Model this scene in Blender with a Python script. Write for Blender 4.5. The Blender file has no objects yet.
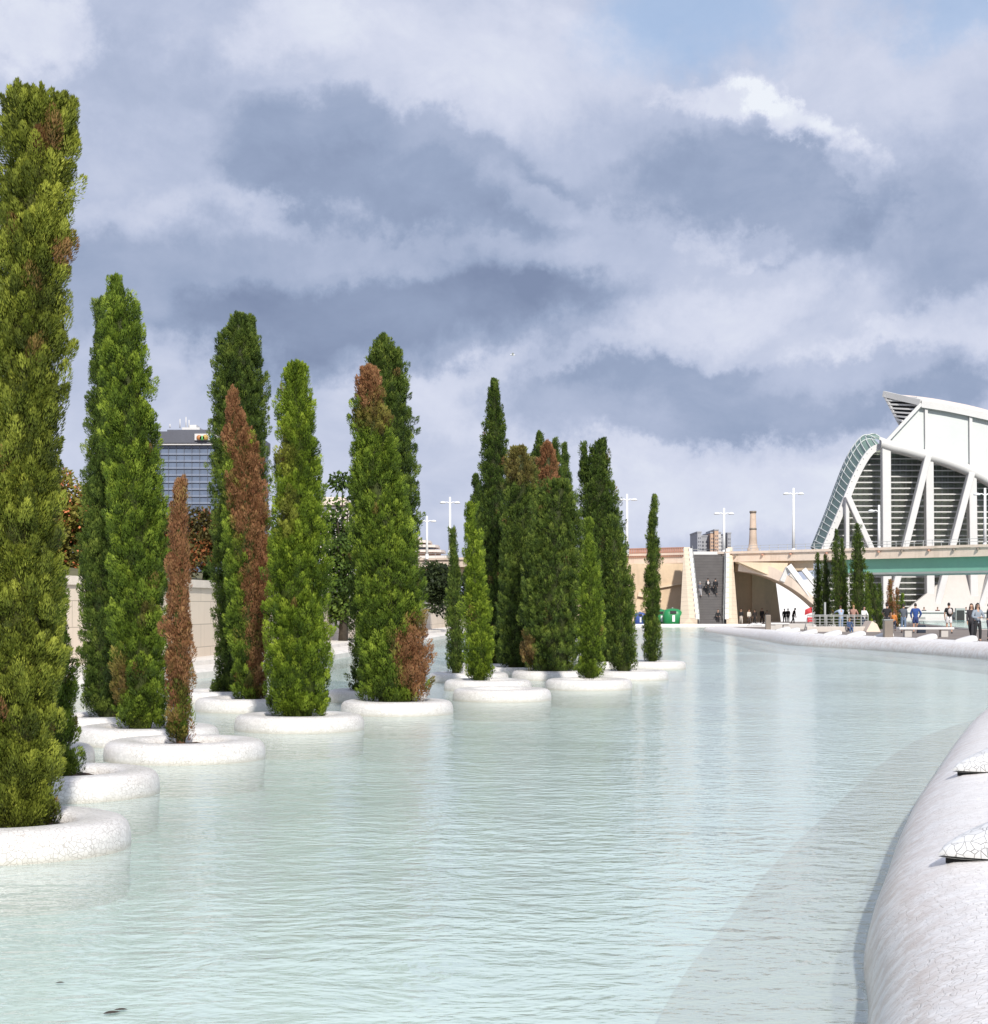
import bpy, bmesh, math, random
import numpy as np
from mathutils import Vector, Matrix

R = math.radians
random.seed(7)
SC = bpy.context.scene
COL = SC.collection

# ------------------------------------------------------------------ camera
F = 1750.0           # focal length in pixels
HZ = 606.0           # horizon row
H = 2.1              # eye height above the water
cam = bpy.data.cameras.new('camera')
cam.sensor_width = 36
cam.lens = F / 1024 * 36
cam.shift_y = (HZ - 512) / 1024
cam.clip_end = 6000
cam_ob = bpy.data.objects.new('camera', cam)
COL.objects.link(cam_ob)
cam_ob.location = (0, 0, H)
cam_ob.rotation_euler = (R(90), 0, 0)
SC.camera = cam_ob


def at(x, y, d):
    return Vector(((x - 494) / F * d, d, H + (HZ - y) / F * d))


# ------------------------------------------------------------------ mesh helpers
class MB:
    def __init__(self):
        self.v, self.f, self.sm = [], [], []

    def add(self, vs, fs, smooth=False):
        b = len(self.v)
        self.v += [tuple(v) for v in vs]
        self.f += [tuple(b + i for i in f) for f in fs]
        self.sm += [smooth] * len(fs)
        return self

    def box(self, x0, x1, y0, y1, z0, z1):
        vs = [(x, y, z) for z in (z0, z1) for y in (y0, y1) for x in (x0, x1)]
        return self.add(vs, [(0, 2, 3, 1), (4, 5, 7, 6), (0, 1, 5, 4), (2, 6, 7, 3), (0, 4, 6, 2), (1, 3, 7, 5)])

    def beam(self, a, b, w, h, up=(0, 0, 1)):
        a, b = Vector(a), Vector(b)
        t = (b - a).normalized()
        u = Vector(up)
        if abs(t.dot(u)) > 0.95:
            u = Vector((0, 1, 0))
        s = t.cross(u).normalized() * (w / 2)
        n = s.cross(t).normalized() * (h / 2)
        vs = []
        for p in (a, b):
            vs += [p - s - n, p + s - n, p + s + n, p - s + n]
        return self.add(vs, [(3, 2, 1, 0), (4, 5, 6, 7), (0, 1, 5, 4), (1, 2, 6, 5), (2, 3, 7, 6), (3, 0, 4, 7)])

    def tube(self, pts, rad, n=8, cap=True):
        pts = [Vector(p) for p in pts]
        if not hasattr(rad, '__len__'):
            rad = [rad] * len(pts)
        vs, fs = [], []
        ref = None
        for i, p in enumerate(pts):
            t = (pts[min(i + 1, len(pts) - 1)] - pts[max(i - 1, 0)]).normalized()
            if ref is None:
                ref = Vector((0, 0, 1)) if abs(t.z) < 0.9 else Vector((0, 1, 0))
            s = t.cross(ref).normalized()
            ref = s.cross(t).normalized()
            for k in range(n):
                a = 2 * math.pi * k / n
                vs.append(p + (s * math.cos(a) + ref * math.sin(a)) * rad[i])
        for i in range(len(pts) - 1):
            for k in range(n):
                fs.append((i * n + k, i * n + (k + 1) % n, (i + 1) * n + (k + 1) % n, (i + 1) * n + k))
        self.add(vs, fs, True)
        if cap:
            b = len(self.v) - len(vs)
            self.f += [tuple(b + k for k in range(n))[::-1], tuple(b + (len(pts) - 1) * n + k for k in range(n))]
            self.sm += [False, False]
        return self

    def lathe(self, prof, n=48, cx=0, cy=0, smooth=True):
        vs, fs = [], []
        m = len(prof)
        for k in range(n):
            a = 2 * math.pi * k / n
            for r, z in prof:
                vs.append((cx + r * math.cos(a), cy + r * math.sin(a), z))
        for k in range(n):
            k2 = (k + 1) % n
            for i in range(m - 1):
                fs.append((k * m + i, k2 * m + i, k2 * m + i + 1, k * m + i + 1))
        return self.add(vs, fs, smooth)

    def prism(self, pts, off):
        """closed polygon pts extruded by vector off"""
        n = len(pts)
        off = Vector(off)
        vs = [Vector(p) for p in pts] + [Vector(p) + off for p in pts]
        fs = [tuple(range(n)), tuple(range(2 * n - 1, n - 1, -1))]
        fs += [(i, n + i, n + (i + 1) % n, (i + 1) % n) for i in range(n)]
        return self.add(vs, fs)

    def grid(self, rows, smooth=True):
        m = len(rows[0])
        vs = [p for r in rows for p in r]
        fs = [(i * m + j, i * m + j + 1, (i + 1) * m + j + 1, (i + 1) * m + j)
              for i in range(len(rows) - 1) for j in range(m - 1)]
        return self.add(vs, fs, smooth)

    def sphere(self, c, r, nu=12, nv=8):
        if not hasattr(r, '__len__'):
            r = (r, r, r)
        rows = []
        for i in range(nv + 1):
            t = math.pi * i / nv
            rows.append([(c[0] + r[0] * math.sin(t) * math.cos(2 * math.pi * k / nu),
                          c[1] + r[1] * math.sin(t) * math.sin(2 * math.pi * k / nu),
                          c[2] + r[2] * math.cos(t)) for k in range(nu + 1)])
        return self.grid(rows)

    def build(self, name, m, parent=None, loc=None, fix=False):
        me = bpy.data.meshes.new(name)
        me.from_pydata(self.v, [], self.f)
        me.polygons.foreach_set('use_smooth', self.sm)
        if fix:
            bm = bmesh.new()
            bm.from_mesh(me)
            bmesh.ops.recalc_face_normals(bm, faces=bm.faces)
            bm.to_mesh(me)
            bm.free()
        me.materials.append(m)
        o = bpy.data.objects.new(name, me)
        COL.objects.link(o)
        if parent:
            o.parent = parent
        if loc is not None:
            o.location = loc
        return o


def bevel(o, w=0.02, seg=2):
    md = o.modifiers.new('bevel', 'BEVEL')
    md.width = w
    md.segments = seg
    md.limit_method = 'ANGLE'
    md.angle_limit = R(40)
    return o


def tag(o, label=None, cat=None, group=None, kind=None):
    if label:
        o['label'] = label
    if cat:
        o['category'] = cat
    if group:
        o['group'] = group
    if kind:
        o['kind'] = kind
    return o


def thing(name, label, cat, loc=(0, 0, 0), group=None, rz=0):
    o = bpy.data.objects.new(name, None)
    COL.objects.link(o)
    o.location = loc
    o.rotation_euler = (0, 0, rz)
    return tag(o, label, cat, group)


def relink(o, origin):
    """move a mesh child so the empty sits at its base while world shape stays"""
    o.location = -Vector(origin)


def curve(pts, n):
    """Catmull-Rom through pts, n samples per segment"""
    P = [Vector(p) for p in pts]
    P = [P[0] * 2 - P[1]] + P + [P[-1] * 2 - P[-2]]
    out = []
    for i in range(1, len(P) - 2):
        for k in range(n):
            t = k / n
            a, b, c, d = P[i - 1], P[i], P[i + 1], P[i + 2]
            out.append(0.5 * ((2 * b) + (c - a) * t + (2 * a - 5 * b + 4 * c - d) * t * t + (3 * b - a - 3 * c + d) * t ** 3))
    out.append(P[-2])
    return out


# ------------------------------------------------------------------ materials
class NT:
    def __init__(self, tree):
        self.t = tree
        tree.nodes.clear()

    def n(self, typ, **kw):
        nd = self.t.nodes.new(typ)
        ins = kw.pop('ins', {})
        for k, v in kw.items():
            setattr(nd, k, v)
        for k, v in ins.items():
            s = nd.inputs[k]
            if isinstance(v, bpy.types.NodeSocket):
                self.t.links.new(v, s)
            else:
                s.default_value = v
        return nd

    def math(self, op, a, b=0.0, c=0.0, clamp=False):
        return self.n('ShaderNodeMath', operation=op, use_clamp=clamp, ins={0: a, 1: b, 2: c}).outputs[0]

    def ramp(self, fac, stops, interp='LINEAR'):
        nd = self.n('ShaderNodeValToRGB', ins={0: fac})
        cr = nd.color_ramp
        cr.interpolation = interp
        while len(cr.elements) < len(stops):
            cr.elements.new(0.5)
        for e, (p, c) in zip(cr.elements, stops):
            e.position = p
            e.color = (*c, 1) if len(c) == 3 else c
        return nd.outputs[0]

    def mix(self, fac, a, b, blend='MIX'):
        nd = self.n('ShaderNodeMix', data_type='RGBA', blend_type=blend)
        for k, v in ((0, fac), (6, a), (7, b)):
            s = nd.inputs[k]
            if isinstance(v, bpy.types.NodeSocket):
                self.t.links.new(v, s)
            else:
                s.default_value = v if k == 0 else (*v, 1)
        return nd.outputs[2]

    def noise(self, vec, scale, detail=4, rough=0.55, out=0):
        return self.n('ShaderNodeTexNoise', ins={'Vector': vec, 'Scale': scale, 'Detail': detail, 'Roughness': rough}).outputs[out]


def newmat(name):
    m = bpy.data.materials.new(name)
    m.use_nodes = True
    return m, NT(m.node_tree)


def surf(name, col, rough=0.7, var=0.12, scale=2.0, bump=0.0, metal=0.0, bscale=None, stain=None, spec=0.5):
    """painted / stone / plain surface with soft blotches, fine grain and optional stains"""
    m, t = newmat(name)
    co = t.n('ShaderNodeTexCoord').outputs['Object']
    n1 = t.noise(co, scale, 5, 0.6)
    n2 = t.noise(co, scale * 9, 3, 0.6)
    f = t.math('ADD', t.math('MULTIPLY', n1, 0.7), t.math('MULTIPLY', n2, 0.3))
    lo = tuple(c * (1 - var * 1.6) for c in col)
    hi = tuple(min(1, c * (1 + var)) for c in col)
    c = t.ramp(f, [(0.3, lo), (0.7, hi)])
    if stain:
        st = t.noise(t.n('ShaderNodeMapping', ins={'Vector': co, 'Scale': (1.2, 1.2, 0.18)}).outputs[0], scale * 1.7, 5, 0.65)
        c = t.mix(t.math('MULTIPLY', t.ramp(st, [(0.52, (0, 0, 0)), (0.72, (1, 1, 1))]), 0.55), c, stain)
    ins = {'Base Color': c, 'Roughness': rough, 'Metallic': metal, 'Specular IOR Level': spec}
    if bump:
        bs = t.noise(co, bscale or scale * 12, 4, 0.6)
        ins['Normal'] = t.n('ShaderNodeBump', ins={'Strength': bump, 'Distance': 0.02, 'Height': bs}).outputs[0]
    p = t.n('ShaderNodeBsdfPrincipled', ins=ins)
    t.n('ShaderNodeOutputMaterial', ins={'Surface': p.outputs[0]})
    return m


def mosaic(name, scale=13.0, col=(0.80, 0.785, 0.77), grout=(0.46, 0.43, 0.40), gw=0.035, dirt=0.5, streak=False):
    """broken-tile mosaic: irregular cells, thin grout, waterline dirt"""
    m, t = newmat(name)
    co = t.n('ShaderNodeTexCoord').outputs['Object']
    wob = t.n('ShaderNodeVectorMath', operation='SCALE', ins={0: t.noise(co, 5, 2, 0.5, 1), 3: 0.06}).outputs[0]
    v = t.n('ShaderNodeVectorMath', operation='ADD', ins={0: co, 1: wob}).outputs[0]
    e = t.n('ShaderNodeTexVoronoi', feature='DISTANCE_TO_EDGE', ins={'Vector': v, 'Scale': scale, 'Randomness': 0.9}).outputs['Distance']
    cell = t.n('ShaderNodeTexVoronoi', feature='F1', ins={'Vector': v, 'Scale': scale, 'Randomness': 0.9}).outputs['Color']
    g = t.math('SUBTRACT', 1.0, t.n('ShaderNodeMapRange', interpolation_type='SMOOTHSTEP', ins={0: e, 1: gw * 0.4, 2: gw * 1.6}).outputs[0])
    cv = t.n('ShaderNodeSeparateColor', ins={0: cell}).outputs[0]
    tile = t.mix(cv, tuple(c * 0.86 for c in col), col)
    big = t.noise(co, 1.3, 6, 0.65)
    tile = t.mix(t.math('MULTIPLY', t.ramp(big, [(0.48, (0, 0, 0)), (0.75, (1, 1, 1))]), dirt), tile, tuple(c * f for c, f in zip(col, (0.80, 0.74, 0.68))))
    patch = t.noise(co, 2.1, 3, 0.5)
    gf = t.math('MULTIPLY', g, t.math('ADD', 0.12, t.math('MULTIPLY', t.ramp(patch, [(0.35, (0, 0, 0)), (0.65, (1, 1, 1))]), 0.75)))
    c = t.mix(gf, tile, grout)
    if not streak:
        zz = t.n('ShaderNodeSeparateXYZ', ins={0: co}).outputs[2]
        wl = t.n('ShaderNodeMapRange', ins={0: t.math('ADD', zz, t.math('MULTIPLY', t.math('SUBTRACT', t.noise(co, 6, 4), 0.5), 0.05)), 1: 0.075, 2: 0.01}).outputs[0]
        c = t.mix(t.math('MULTIPLY', wl, 0.55), c, (0.40, 0.37, 0.29))
    if streak:   # lime and rust scuffs along the rounded edge
        z = t.n('ShaderNodeSeparateXYZ', ins={0: co}).outputs[2]
        band = t.math('MULTIPLY', t.n('ShaderNodeMapRange', ins={0: z, 1: 0.615, 2: 0.44}).outputs[0], 1.0, clamp=True)
        sp = t.ramp(t.noise(co, 5, 8, 0.75), [(0.44, (0, 0, 0)), (0.58, (1, 1, 1))])
        c = t.mix(t.math('MULTIPLY', t.math('MULTIPLY', sp, band), 0.6), c, (0.58, 0.48, 0.41))
        low = t.n('ShaderNodeMapRange', ins={0: z, 1: 0.22, 2: 0.0}).outputs[0]
        c = t.mix(t.math('MULTIPLY', low, 0.45), c, (0.52, 0.48, 0.42))
    hgt = t.math('ADD', t.math('MULTIPLY', e, 1.0, clamp=True), t.math('MULTIPLY', t.noise(co, 40, 3), 0.05))
    hgt = t.math('MINIMUM', e, gw * 1.6)
    b = t.n('ShaderNodeBump', ins={'Strength': 0.5, 'Distance': 0.12, 'Height': hgt}).outputs[0]
    p = t.n('ShaderNodeBsdfPrincipled', ins={'Base Color': c, 'Roughness': 0.38, 'Normal': b})
    t.n('ShaderNodeOutputMaterial', ins={'Surface': p.outputs[0]})
    return m


def blocks(name, col, joint, bw, bh, stain=None, axis='XZ'):
    """stone panels with joints"""
    m, t = newmat(name)
    co = t.n('ShaderNodeTexCoord').outputs['Object']
    s = t.n('ShaderNodeSeparateXYZ', ins={0: co})
    u = t.math('ADD', s.outputs[0], s.outputs[1]) if axis == 'DZ' else s.outputs['XYZ'.index(axis[0])]
    vec = t.n('ShaderNodeCombineXYZ', ins={0: u, 1: s.outputs[2]}).outputs[0]
    b = t.n('ShaderNodeTexBrick', offset=0.5, ins={'Vector': vec, 'Color1': (*col, 1), 'Color2': (*[c * 0.93 for c in col], 1),
            'Mortar': (*joint, 1), 'Scale': 1.0, 'Mortar Size': 0.012, 'Brick Width': bw, 'Row Height': bh})
    c = b.outputs[0]
    c = t.mix(t.math('MULTIPLY', t.noise(co, 1.5, 5, 0.6), 0.35), c, tuple(x * 0.78 for x in col))
    if stain:
        st = t.noise(t.n('ShaderNodeMapping', ins={'Vector': co, 'Scale': (1.0, 1.0, 0.15)}).outputs[0], 1.2, 5, 0.65)
        c = t.mix(t.math('MULTIPLY', t.ramp(st, [(0.55, (0, 0, 0)), (0.75, (1, 1, 1))]), 0.5), c, stain)
    p = t.n('ShaderNodeBsdfPrincipled', ins={'Base Color': c, 'Roughness': 0.75})
    t.n('ShaderNodeOutputMaterial', ins={'Surface': p.outputs[0]})
    return m


def foliage(name, dark, mid, light, dead=(0.20, 0.080, 0.036), dead2=(0.40, 0.20, 0.10), trans=0.20):
    m, t = newmat(name)
    a = t.n('ShaderNodeAttribute', attribute_name='tint').outputs['Fac']
    dd = t.n('ShaderNodeAttribute', attribute_name='dead').outputs['Fac']
    co = t.n('ShaderNodeTexCoord').outputs['Object']
    n1 = t.noise(co, 1.6, 4, 0.6)
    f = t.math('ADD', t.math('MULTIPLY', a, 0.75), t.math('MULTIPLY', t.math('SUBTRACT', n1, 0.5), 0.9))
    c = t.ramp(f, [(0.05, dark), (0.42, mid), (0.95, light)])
    dc = t.mix(a, dead, dead2)
    c = t.mix(dd, c, dc)
    d = t.n('ShaderNodeBsdfPrincipled', ins={'Base Color': c, 'Roughness': 0.62, 'Specular IOR Level': 0.25})
    tr = t.n('ShaderNodeBsdfTranslucent', ins={'Color': c})
    mx = t.n('ShaderNodeMixShader', ins={0: trans, 1: d.outputs[0], 2: tr.outputs[0]})
    t.n('ShaderNodeOutputMaterial', ins={'Surface': mx.outputs[0]})
    return m


M = {}
M['mosaic'] = mosaic('white_mosaic', 23.0, col=(0.74, 0.715, 0.69), grout=(0.42, 0.385, 0.35), gw=0.04, dirt=0.35)
M['rim'] = mosaic('rim_mosaic', 22.0, col=(0.90, 0.872, 0.85), grout=(0.55, 0.50, 0.46), gw=0.035, dirt=0.28, streak=True)
M['bigtile'] = mosaic('hood_mosaic', 17.0, col=(0.78, 0.78, 0.78), grout=(0.14, 0.13, 0.12), gw=0.032, dirt=0.1)
M['soil'] = surf('soil', (0.075, 0.045, 0.03), 0.95, 0.4, 8, 0.8)
M['bark'] = surf('bark', (0.24, 0.13, 0.07), 0.9, 0.35, 6, 0.8)
M['bark_dark'] = surf('bark_dark', (0.07, 0.055, 0.04), 0.9, 0.3, 6, 0.8)
M['floor'] = None
M['stone'] = blocks('cream_stone', (0.78, 0.66, 0.53), (0.36, 0.30, 0.23), 2.4, 0.75, stain=(0.42, 0.34, 0.25), axis='YZ')
M['coping'] = surf('stone_coping', (0.76, 0.67, 0.57), 0.7, 0.1, 1)
M['bank'] = surf('pale_paving', (0.70, 0.66, 0.61), 0.8, 0.14, 0.9, 0.2)
M['plaza'] = surf('plaza_paving', (0.21, 0.175, 0.15), 0.85, 0.15, 0.3, 0.2)
M['dry_grass'] = surf('dry_grass', (0.13, 0.12, 0.05), 0.95, 0.3, 0.7, 0.6)
M['white'] = surf('white_concrete', (0.63, 0.62, 0.61), 0.55, 0.05, 0.3)
M['white_paint'] = surf('white_paint', (0.80, 0.80, 0.80), 0.4, 0.04, 2)
M['mint'] = surf('mint_panel', (0.60, 0.625, 0.612), 0.5, 0.05, 0.15)
M['pinkroof'] = surf('rosy_roof', (0.78, 0.66, 0.58), 0.6, 0.06, 0.2)
M['glass'] = surf('dark_glass', (0.32, 0.35, 0.285), 0.3, 0.4, 0.12, spec=0.5)
M['shell'] = surf('green_shell_glass', (0.19, 0.29, 0.235), 0.5, 0.12, 0.3, spec=0.4)
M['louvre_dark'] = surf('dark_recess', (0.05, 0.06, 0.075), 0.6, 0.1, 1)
M['greywall'] = surf('pale_buttress', (0.50, 0.47, 0.44), 0.6, 0.07, 0.25, stain=(0.52, 0.48, 0.44))
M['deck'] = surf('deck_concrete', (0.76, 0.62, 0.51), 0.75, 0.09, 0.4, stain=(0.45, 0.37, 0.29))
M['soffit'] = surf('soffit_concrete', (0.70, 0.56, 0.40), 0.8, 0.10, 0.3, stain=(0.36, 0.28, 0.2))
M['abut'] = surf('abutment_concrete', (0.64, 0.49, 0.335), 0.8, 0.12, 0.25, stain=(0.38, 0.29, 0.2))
M['turq'] = surf('turquoise_steel', (0.20, 0.44, 0.335), 0.45, 0.06, 0.3, stain=(0.20, 0.37, 0.31))
M['steelgrey'] = surf('grey_steel', (0.33, 0.34, 0.33), 0.5, 0.1, 1)
M['lightsteel'] = surf('light_steel', (0.42, 0.42, 0.42), 0.5, 0.08, 1)
M['asphalt'] = surf('asphalt', (0.06, 0.06, 0.06), 0.9, 0.1, 1)
M['stepgrey'] = surf('stair_stone', (0.15, 0.14, 0.138), 0.8, 0.12, 1.2)
M['stairwall'] = blocks('stair_wall_stone', (0.66, 0.55, 0.42), (0.42, 0.34, 0.26), 1.2, 0.42, axis='DZ')
M['redrail'] = surf('rust_red_paint', (0.46, 0.24, 0.17), 0.5, 0.1, 2)
M['dark'] = surf('black_metal', (0.02, 0.02, 0.02), 0.5, 0.1, 2)
M['gap'] = surf('gap_shade_black', (0.012, 0.012, 0.012), 0.9, 0.1, 2)  # black colour standing in for the shade under the rim wedges
M['green_bin'] = surf('green_plastic', (0.015, 0.22, 0.07), 0.4, 0.08, 1)
M['blue_bin'] = surf('blue_plastic', (0.04, 0.08, 0.28), 0.4, 0.08, 1)
M['brick'] = surf('pale_brick', (0.55, 0.43, 0.34), 0.85, 0.14, 0.8, stain=(0.36, 0.25, 0.18))
M['bin'] = surf('brown_steel', (0.20, 0.165, 0.135), 0.5, 0.08, 2)
M['red'] = surf('red_cloth', (0.50, 0.04, 0.05), 0.7, 0.1, 3)


def water_mat(name, wave=1.0, milk=0.44, tint=(0.90, 0.965, 0.95)):
    m, t = newmat(name)
    co = t.n('ShaderNodeTexCoord').outputs['Object']
    mp = t.n('ShaderNodeMapping', ins={'Vector': co, 'Scale': (0.78, 1.0, 1.0), 'Rotation': (0, 0, R(8))}).outputs[0]
    dist = t.n('ShaderNodeVectorMath', operation='SCALE', ins={0: t.noise(mp, 0.8, 2, 0.5, 1), 3: 0.5}).outputs[0]
    v = t.n('ShaderNodeVectorMath', operation='ADD', ins={0: mp, 1: dist}).outputs[0]
    a = t.noise(v, 4.2, 3, 0.55)
    b = t.noise(mp, 1.05, 3, 0.5)
    c = t.noise(v, 9.0, 2, 0.5)
    h = t.math('ADD', t.math('MULTIPLY', a, 0.040), t.math('MULTIPLY', b, 0.042))
    h = t.math('ADD', h, t.math('MULTIPLY', c, 0.016))
    calm = t.n('ShaderNodeMapRange', ins={0: t.noise(mp, 0.12, 2, 0.5), 1: 0.35, 2: 0.65, 3: 0.55, 4: 1.15}).outputs[0]
    # sheltered strip beside the near rim
    h = t.math('MULTIPLY', h, calm)
    bp = t.n('ShaderNodeBump', ins={'Strength': 1.0, 'Distance': wave, 'Height': h}).outputs[0]
    inc = t.n('ShaderNodeNewGeometry').outputs['Incoming']
    cs = t.math('ABSOLUTE', t.n('ShaderNodeVectorMath', operation='DOT_PRODUCT', ins={0: inc, 1: bp}).outputs['Value'])
    fr = t.math('ADD', 0.02, t.math('MULTIPLY', 0.84, t.math('POWER', t.math('SUBTRACT', 1.0, cs, clamp=True), 5.3)), clamp=True)
    tr = t.n('ShaderNodeBsdfTransparent', ins={'Color': (*tint, 1)})
    df = t.n('ShaderNodeBsdfDiffuse', ins={'Color': (0.75, 0.835, 0.795, 1)})
    body = t.n('ShaderNodeMixShader', ins={0: milk, 1: tr.outputs[0], 2: df.outputs[0]})
    gl = t.n('ShaderNodeBsdfGlossy', ins={'Color': (0.95, 0.97, 0.97, 1), 'Roughness': 0.13, 'Normal': bp})
    mx = t.n('ShaderNodeMixShader', ins={0: fr, 1: body.outputs[0], 2: gl.outputs[0]})
    t.n('ShaderNodeOutputMaterial', ins={'Surface': mx.outputs[0]})
    return m


def floor_mat():
    m, t = newmat('pool_floor_mat')
    co = t.n('ShaderNodeTexCoord').outputs['Object']
    n1 = t.noise(co, 0.35, 5, 0.6)
    n2 = t.noise(co, 3.0, 5, 0.65)
    f = t.math('ADD', t.math('MULTIPLY', n1, 0.6), t.math('MULTIPLY', n2, 0.4))
    c = t.ramp(f, [(0.32, (0.50, 0.585, 0.55)), (0.55, (0.68, 0.765, 0.725)), (0.75, (0.75, 0.82, 0.785))])
    p = t.n('ShaderNodeBsdfPrincipled', ins={'Base Color': c, 'Roughness': 0.7})
    t.n('ShaderNodeOutputMaterial', ins={'Surface': p.outputs[0]})
    return m


def shelf_mat():
    m, t = newmat('shelf_mat')
    co = t.n('ShaderNodeTexCoord').outputs['Object']
    n1 = t.noise(co, 0.7, 5, 0.65)
    n2 = t.noise(co, 6.0, 6, 0.7)
    f = t.math('ADD', t.math('MULTIPLY', n1, 0.6), t.math('MULTIPLY', n2, 0.4))
    c = t.ramp(f, [(0.30, (0.27, 0.285, 0.22)), (0.50, (0.40, 0.41, 0.34)), (0.72, (0.54, 0.54, 0.48))])
    p = t.n('ShaderNodeBsdfPrincipled', ins={'Base Color': c, 'Roughness': 0.8})
    t.n('ShaderNodeOutputMaterial', ins={'Surface': p.outputs[0]})
    return m


# ------------------------------------------------------------------ sun and sky
SUN_EL, SUN_AZ = 37.0, 168.0      # azimuth clockwise from +Y (behind and to the right)
sd = Vector((math.sin(R(SUN_AZ)) * math.cos(R(SUN_EL)), math.cos(R(SUN_AZ)) * math.cos(R(SUN_EL)), math.sin(R(SUN_EL))))
sl = bpy.data.lights.new('sun', 'SUN')
sl.energy = 3.8
sl.angle = R(2.0)
sl.color = (1.0, 0.955, 0.88)
so = bpy.data.objects.new('sun', sl)
so.rotation_euler = (-sd).to_track_quat('-Z', 'Y').to_euler()
so.location = (40, -40, 60)
COL.objects.link(so)

W = bpy.data.worlds.new('World')
SC.world = W
W.use_nodes = True
t = NT(W.node_tree)
STR = 0.1
dirv = t.n('ShaderNodeVectorMath', operation='NORMALIZE', ins={0: t.n('ShaderNodeTexCoord').outputs['Generated']}).outputs[0]
sx = t.n('ShaderNodeSeparateXYZ', ins={0: dirv})
az = t.math('ARCTAN2', sx.outputs[0], sx.outputs[1])
el = t.math('ARCSINE', sx.outputs[2])
ae = t.n('ShaderNodeCombineXYZ', ins={0: az, 1: el, 2: 0.0}).outputs[0]
w1 = t.n('ShaderNodeTexNoise', ins={'Vector': dirv, 'Scale': 9.0, 'Detail': 9.0, 'Roughness': 0.64}).outputs['Color']
w2 = t.n('ShaderNodeVectorMath', operation='SUBTRACT', ins={0: w1, 1: (0.5, 0.5, 0.5)}).outputs[0]
w3 = t.n('ShaderNodeVectorMath', operation='MULTIPLY', ins={0: w2, 1: (0.20, 0.12, 0)}).outputs[0]
aw = t.n('ShaderNodeVectorMath', operation='ADD', ins={0: ae, 1: w3}).outputs[0]


def blob(x, y, sx_, sy_, rot=0.0, soft=(0.0, 0.75)):
    a = math.atan((x - 494) / F)
    e = math.atan((HZ - y) / F)
    mp = t.n('ShaderNodeMapping', vector_type='TEXTURE', ins={'Vector': aw, 'Location': (a, e, 0), 'Rotation': (0, 0, R(rot)), 'Scale': (sx_ / F, sy_ / F, 1)}).outputs[0]
    g = t.n('ShaderNodeTexGradient', gradient_type='SPHERICAL', ins={0: mp}).outputs['Fac']
    return t.n('ShaderNodeMapRange', interpolation_type='SMOOTHSTEP', ins={0: g, 1: soft[0], 2: soft[1]}).outputs[0]


BLOBS = [  # x, y, sx, sy, rot, weight, soft
    (420, 180, 270, 62, -6, -0.24, (0.0, 0.40)),
    (440, 205, 170, 50, -4, -0.10, (0.0, 0.5)),
    (290, 300, 420, 85, 0, -0.22, (0.0, 0.4)),
    (450, 330, 300, 66, 6, -0.24, (0.0, 0.36)),
    (740, 400, 300, 52, 6, -0.28, (0.0, 0.36)),
    (770, 190, 160, 66, -12, -0.24, (0.0, 0.42)),
    (945, 235, 150, 110, 0, -0.22, (0.0, 0.6)),
    (600, 140, 130, 70, 0, -0.10, (0.0, 0.7)),
    (120, 110, 110, 70, 0, -0.10, (0.0, 0.7)),
    (560, 196, 110, 30, -10, 0.20, (0.0, 0.6)),
    (450, 240, 190, 24, 8, 0.06, (0.0, 0.6)),
    (735, 98, 90, 24, -8, 0.24, (0.0, 0.6)),
    (800, 120, 90, 26, -38, 0.22, (0.0, 0.6)),
    (855, 175, 60, 34, -50, 0.18, (0.0, 0.6)),
    (755, 235, 40, 22, 40, 0.12, (0.0, 0.6)),
    (190, 230, 220, 36, 2, 0.10, (0.0, 0.6)),
    (255, 48, 90, 50, 0, 0.14, (0.0, 0.7)),
    (30, 50, 80, 50, 0, 0.22, (0.0, 0.6)),
    (440, 50, 330, 90, 0, 0.16, (0.0, 0.8)),
    (690, 322, 190, 36, 14, 0.13, (0.0, 0.6)),
    (930, 335, 190, 46, 18, 0.18, (0.0, 0.5)),
    (520, 425, 230, 46, -6, 0.12, (0.0, 0.6)),
    (760, 500, 420, 70, 4, 0.22, (0.0, 0.6)),
    (300, 470, 330, 90, 0, 0.06, (0.0, 0.7)),
    (900, 80, 170, 70, 0, 0.10, (0.0, 0.7)),
]
fb = t.n('ShaderNodeTexNoise', ins={'Vector': t.n('ShaderNodeVectorMath', operation='MULTIPLY', ins={0: dirv, 1: (1, 1, 1.5)}).outputs[0],
                                    'Scale': 7.0, 'Detail': 9.0, 'Roughness': 0.62, 'Distortion': 0.3}).outputs[0]
fb2 = t.n('ShaderNodeTexNoise', ins={'Vector': t.n('ShaderNodeVectorMath', operation='MULTIPLY', ins={0: dirv, 1: (1, 1, 1.25)}).outputs[0],
                                     'Scale': 22.0, 'Detail': 8.0, 'Roughness': 0.6, 'Distortion': 0.6}).outputs[0]
Bv = t.math('ADD', 0.575, t.math('MULTIPLY', t.math('SUBTRACT', fb, 0.5), 0.55))
Bv = t.math('MULTIPLY_ADD', t.math('SUBTRACT', fb2, 0.5), 0.22, Bv)
for (x, y, a, b, r_, wgt, sf) in BLOBS:
    Bv = t.math('MULTIPLY_ADD', blob(x, y, a, b, r_, sf), wgt, Bv)
cloud = t.ramp(Bv, [(0.05, (0.215, 0.27, 0.41)), (0.28, (0.315, 0.385, 0.545)), (0.52, (0.48, 0.54, 0.705)), (0.74, (0.66, 0.70, 0.84)), (0.95, (0.84, 0.88, 0.95))])
cl = t.n('ShaderNodeVectorMath', operation='SCALE', ins={0: cloud, 3: 0.80 / STR}).outputs[0]
sky = t.n('ShaderNodeTexSky', sky_type='NISHITA', sun_disc=False, sun_elevation=R(SUN_EL), sun_rotation=R(SUN_AZ), altitude=10.0, air_density=1.0, dust_density=1.2, ozone_density=2.0).outputs[0]
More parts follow.
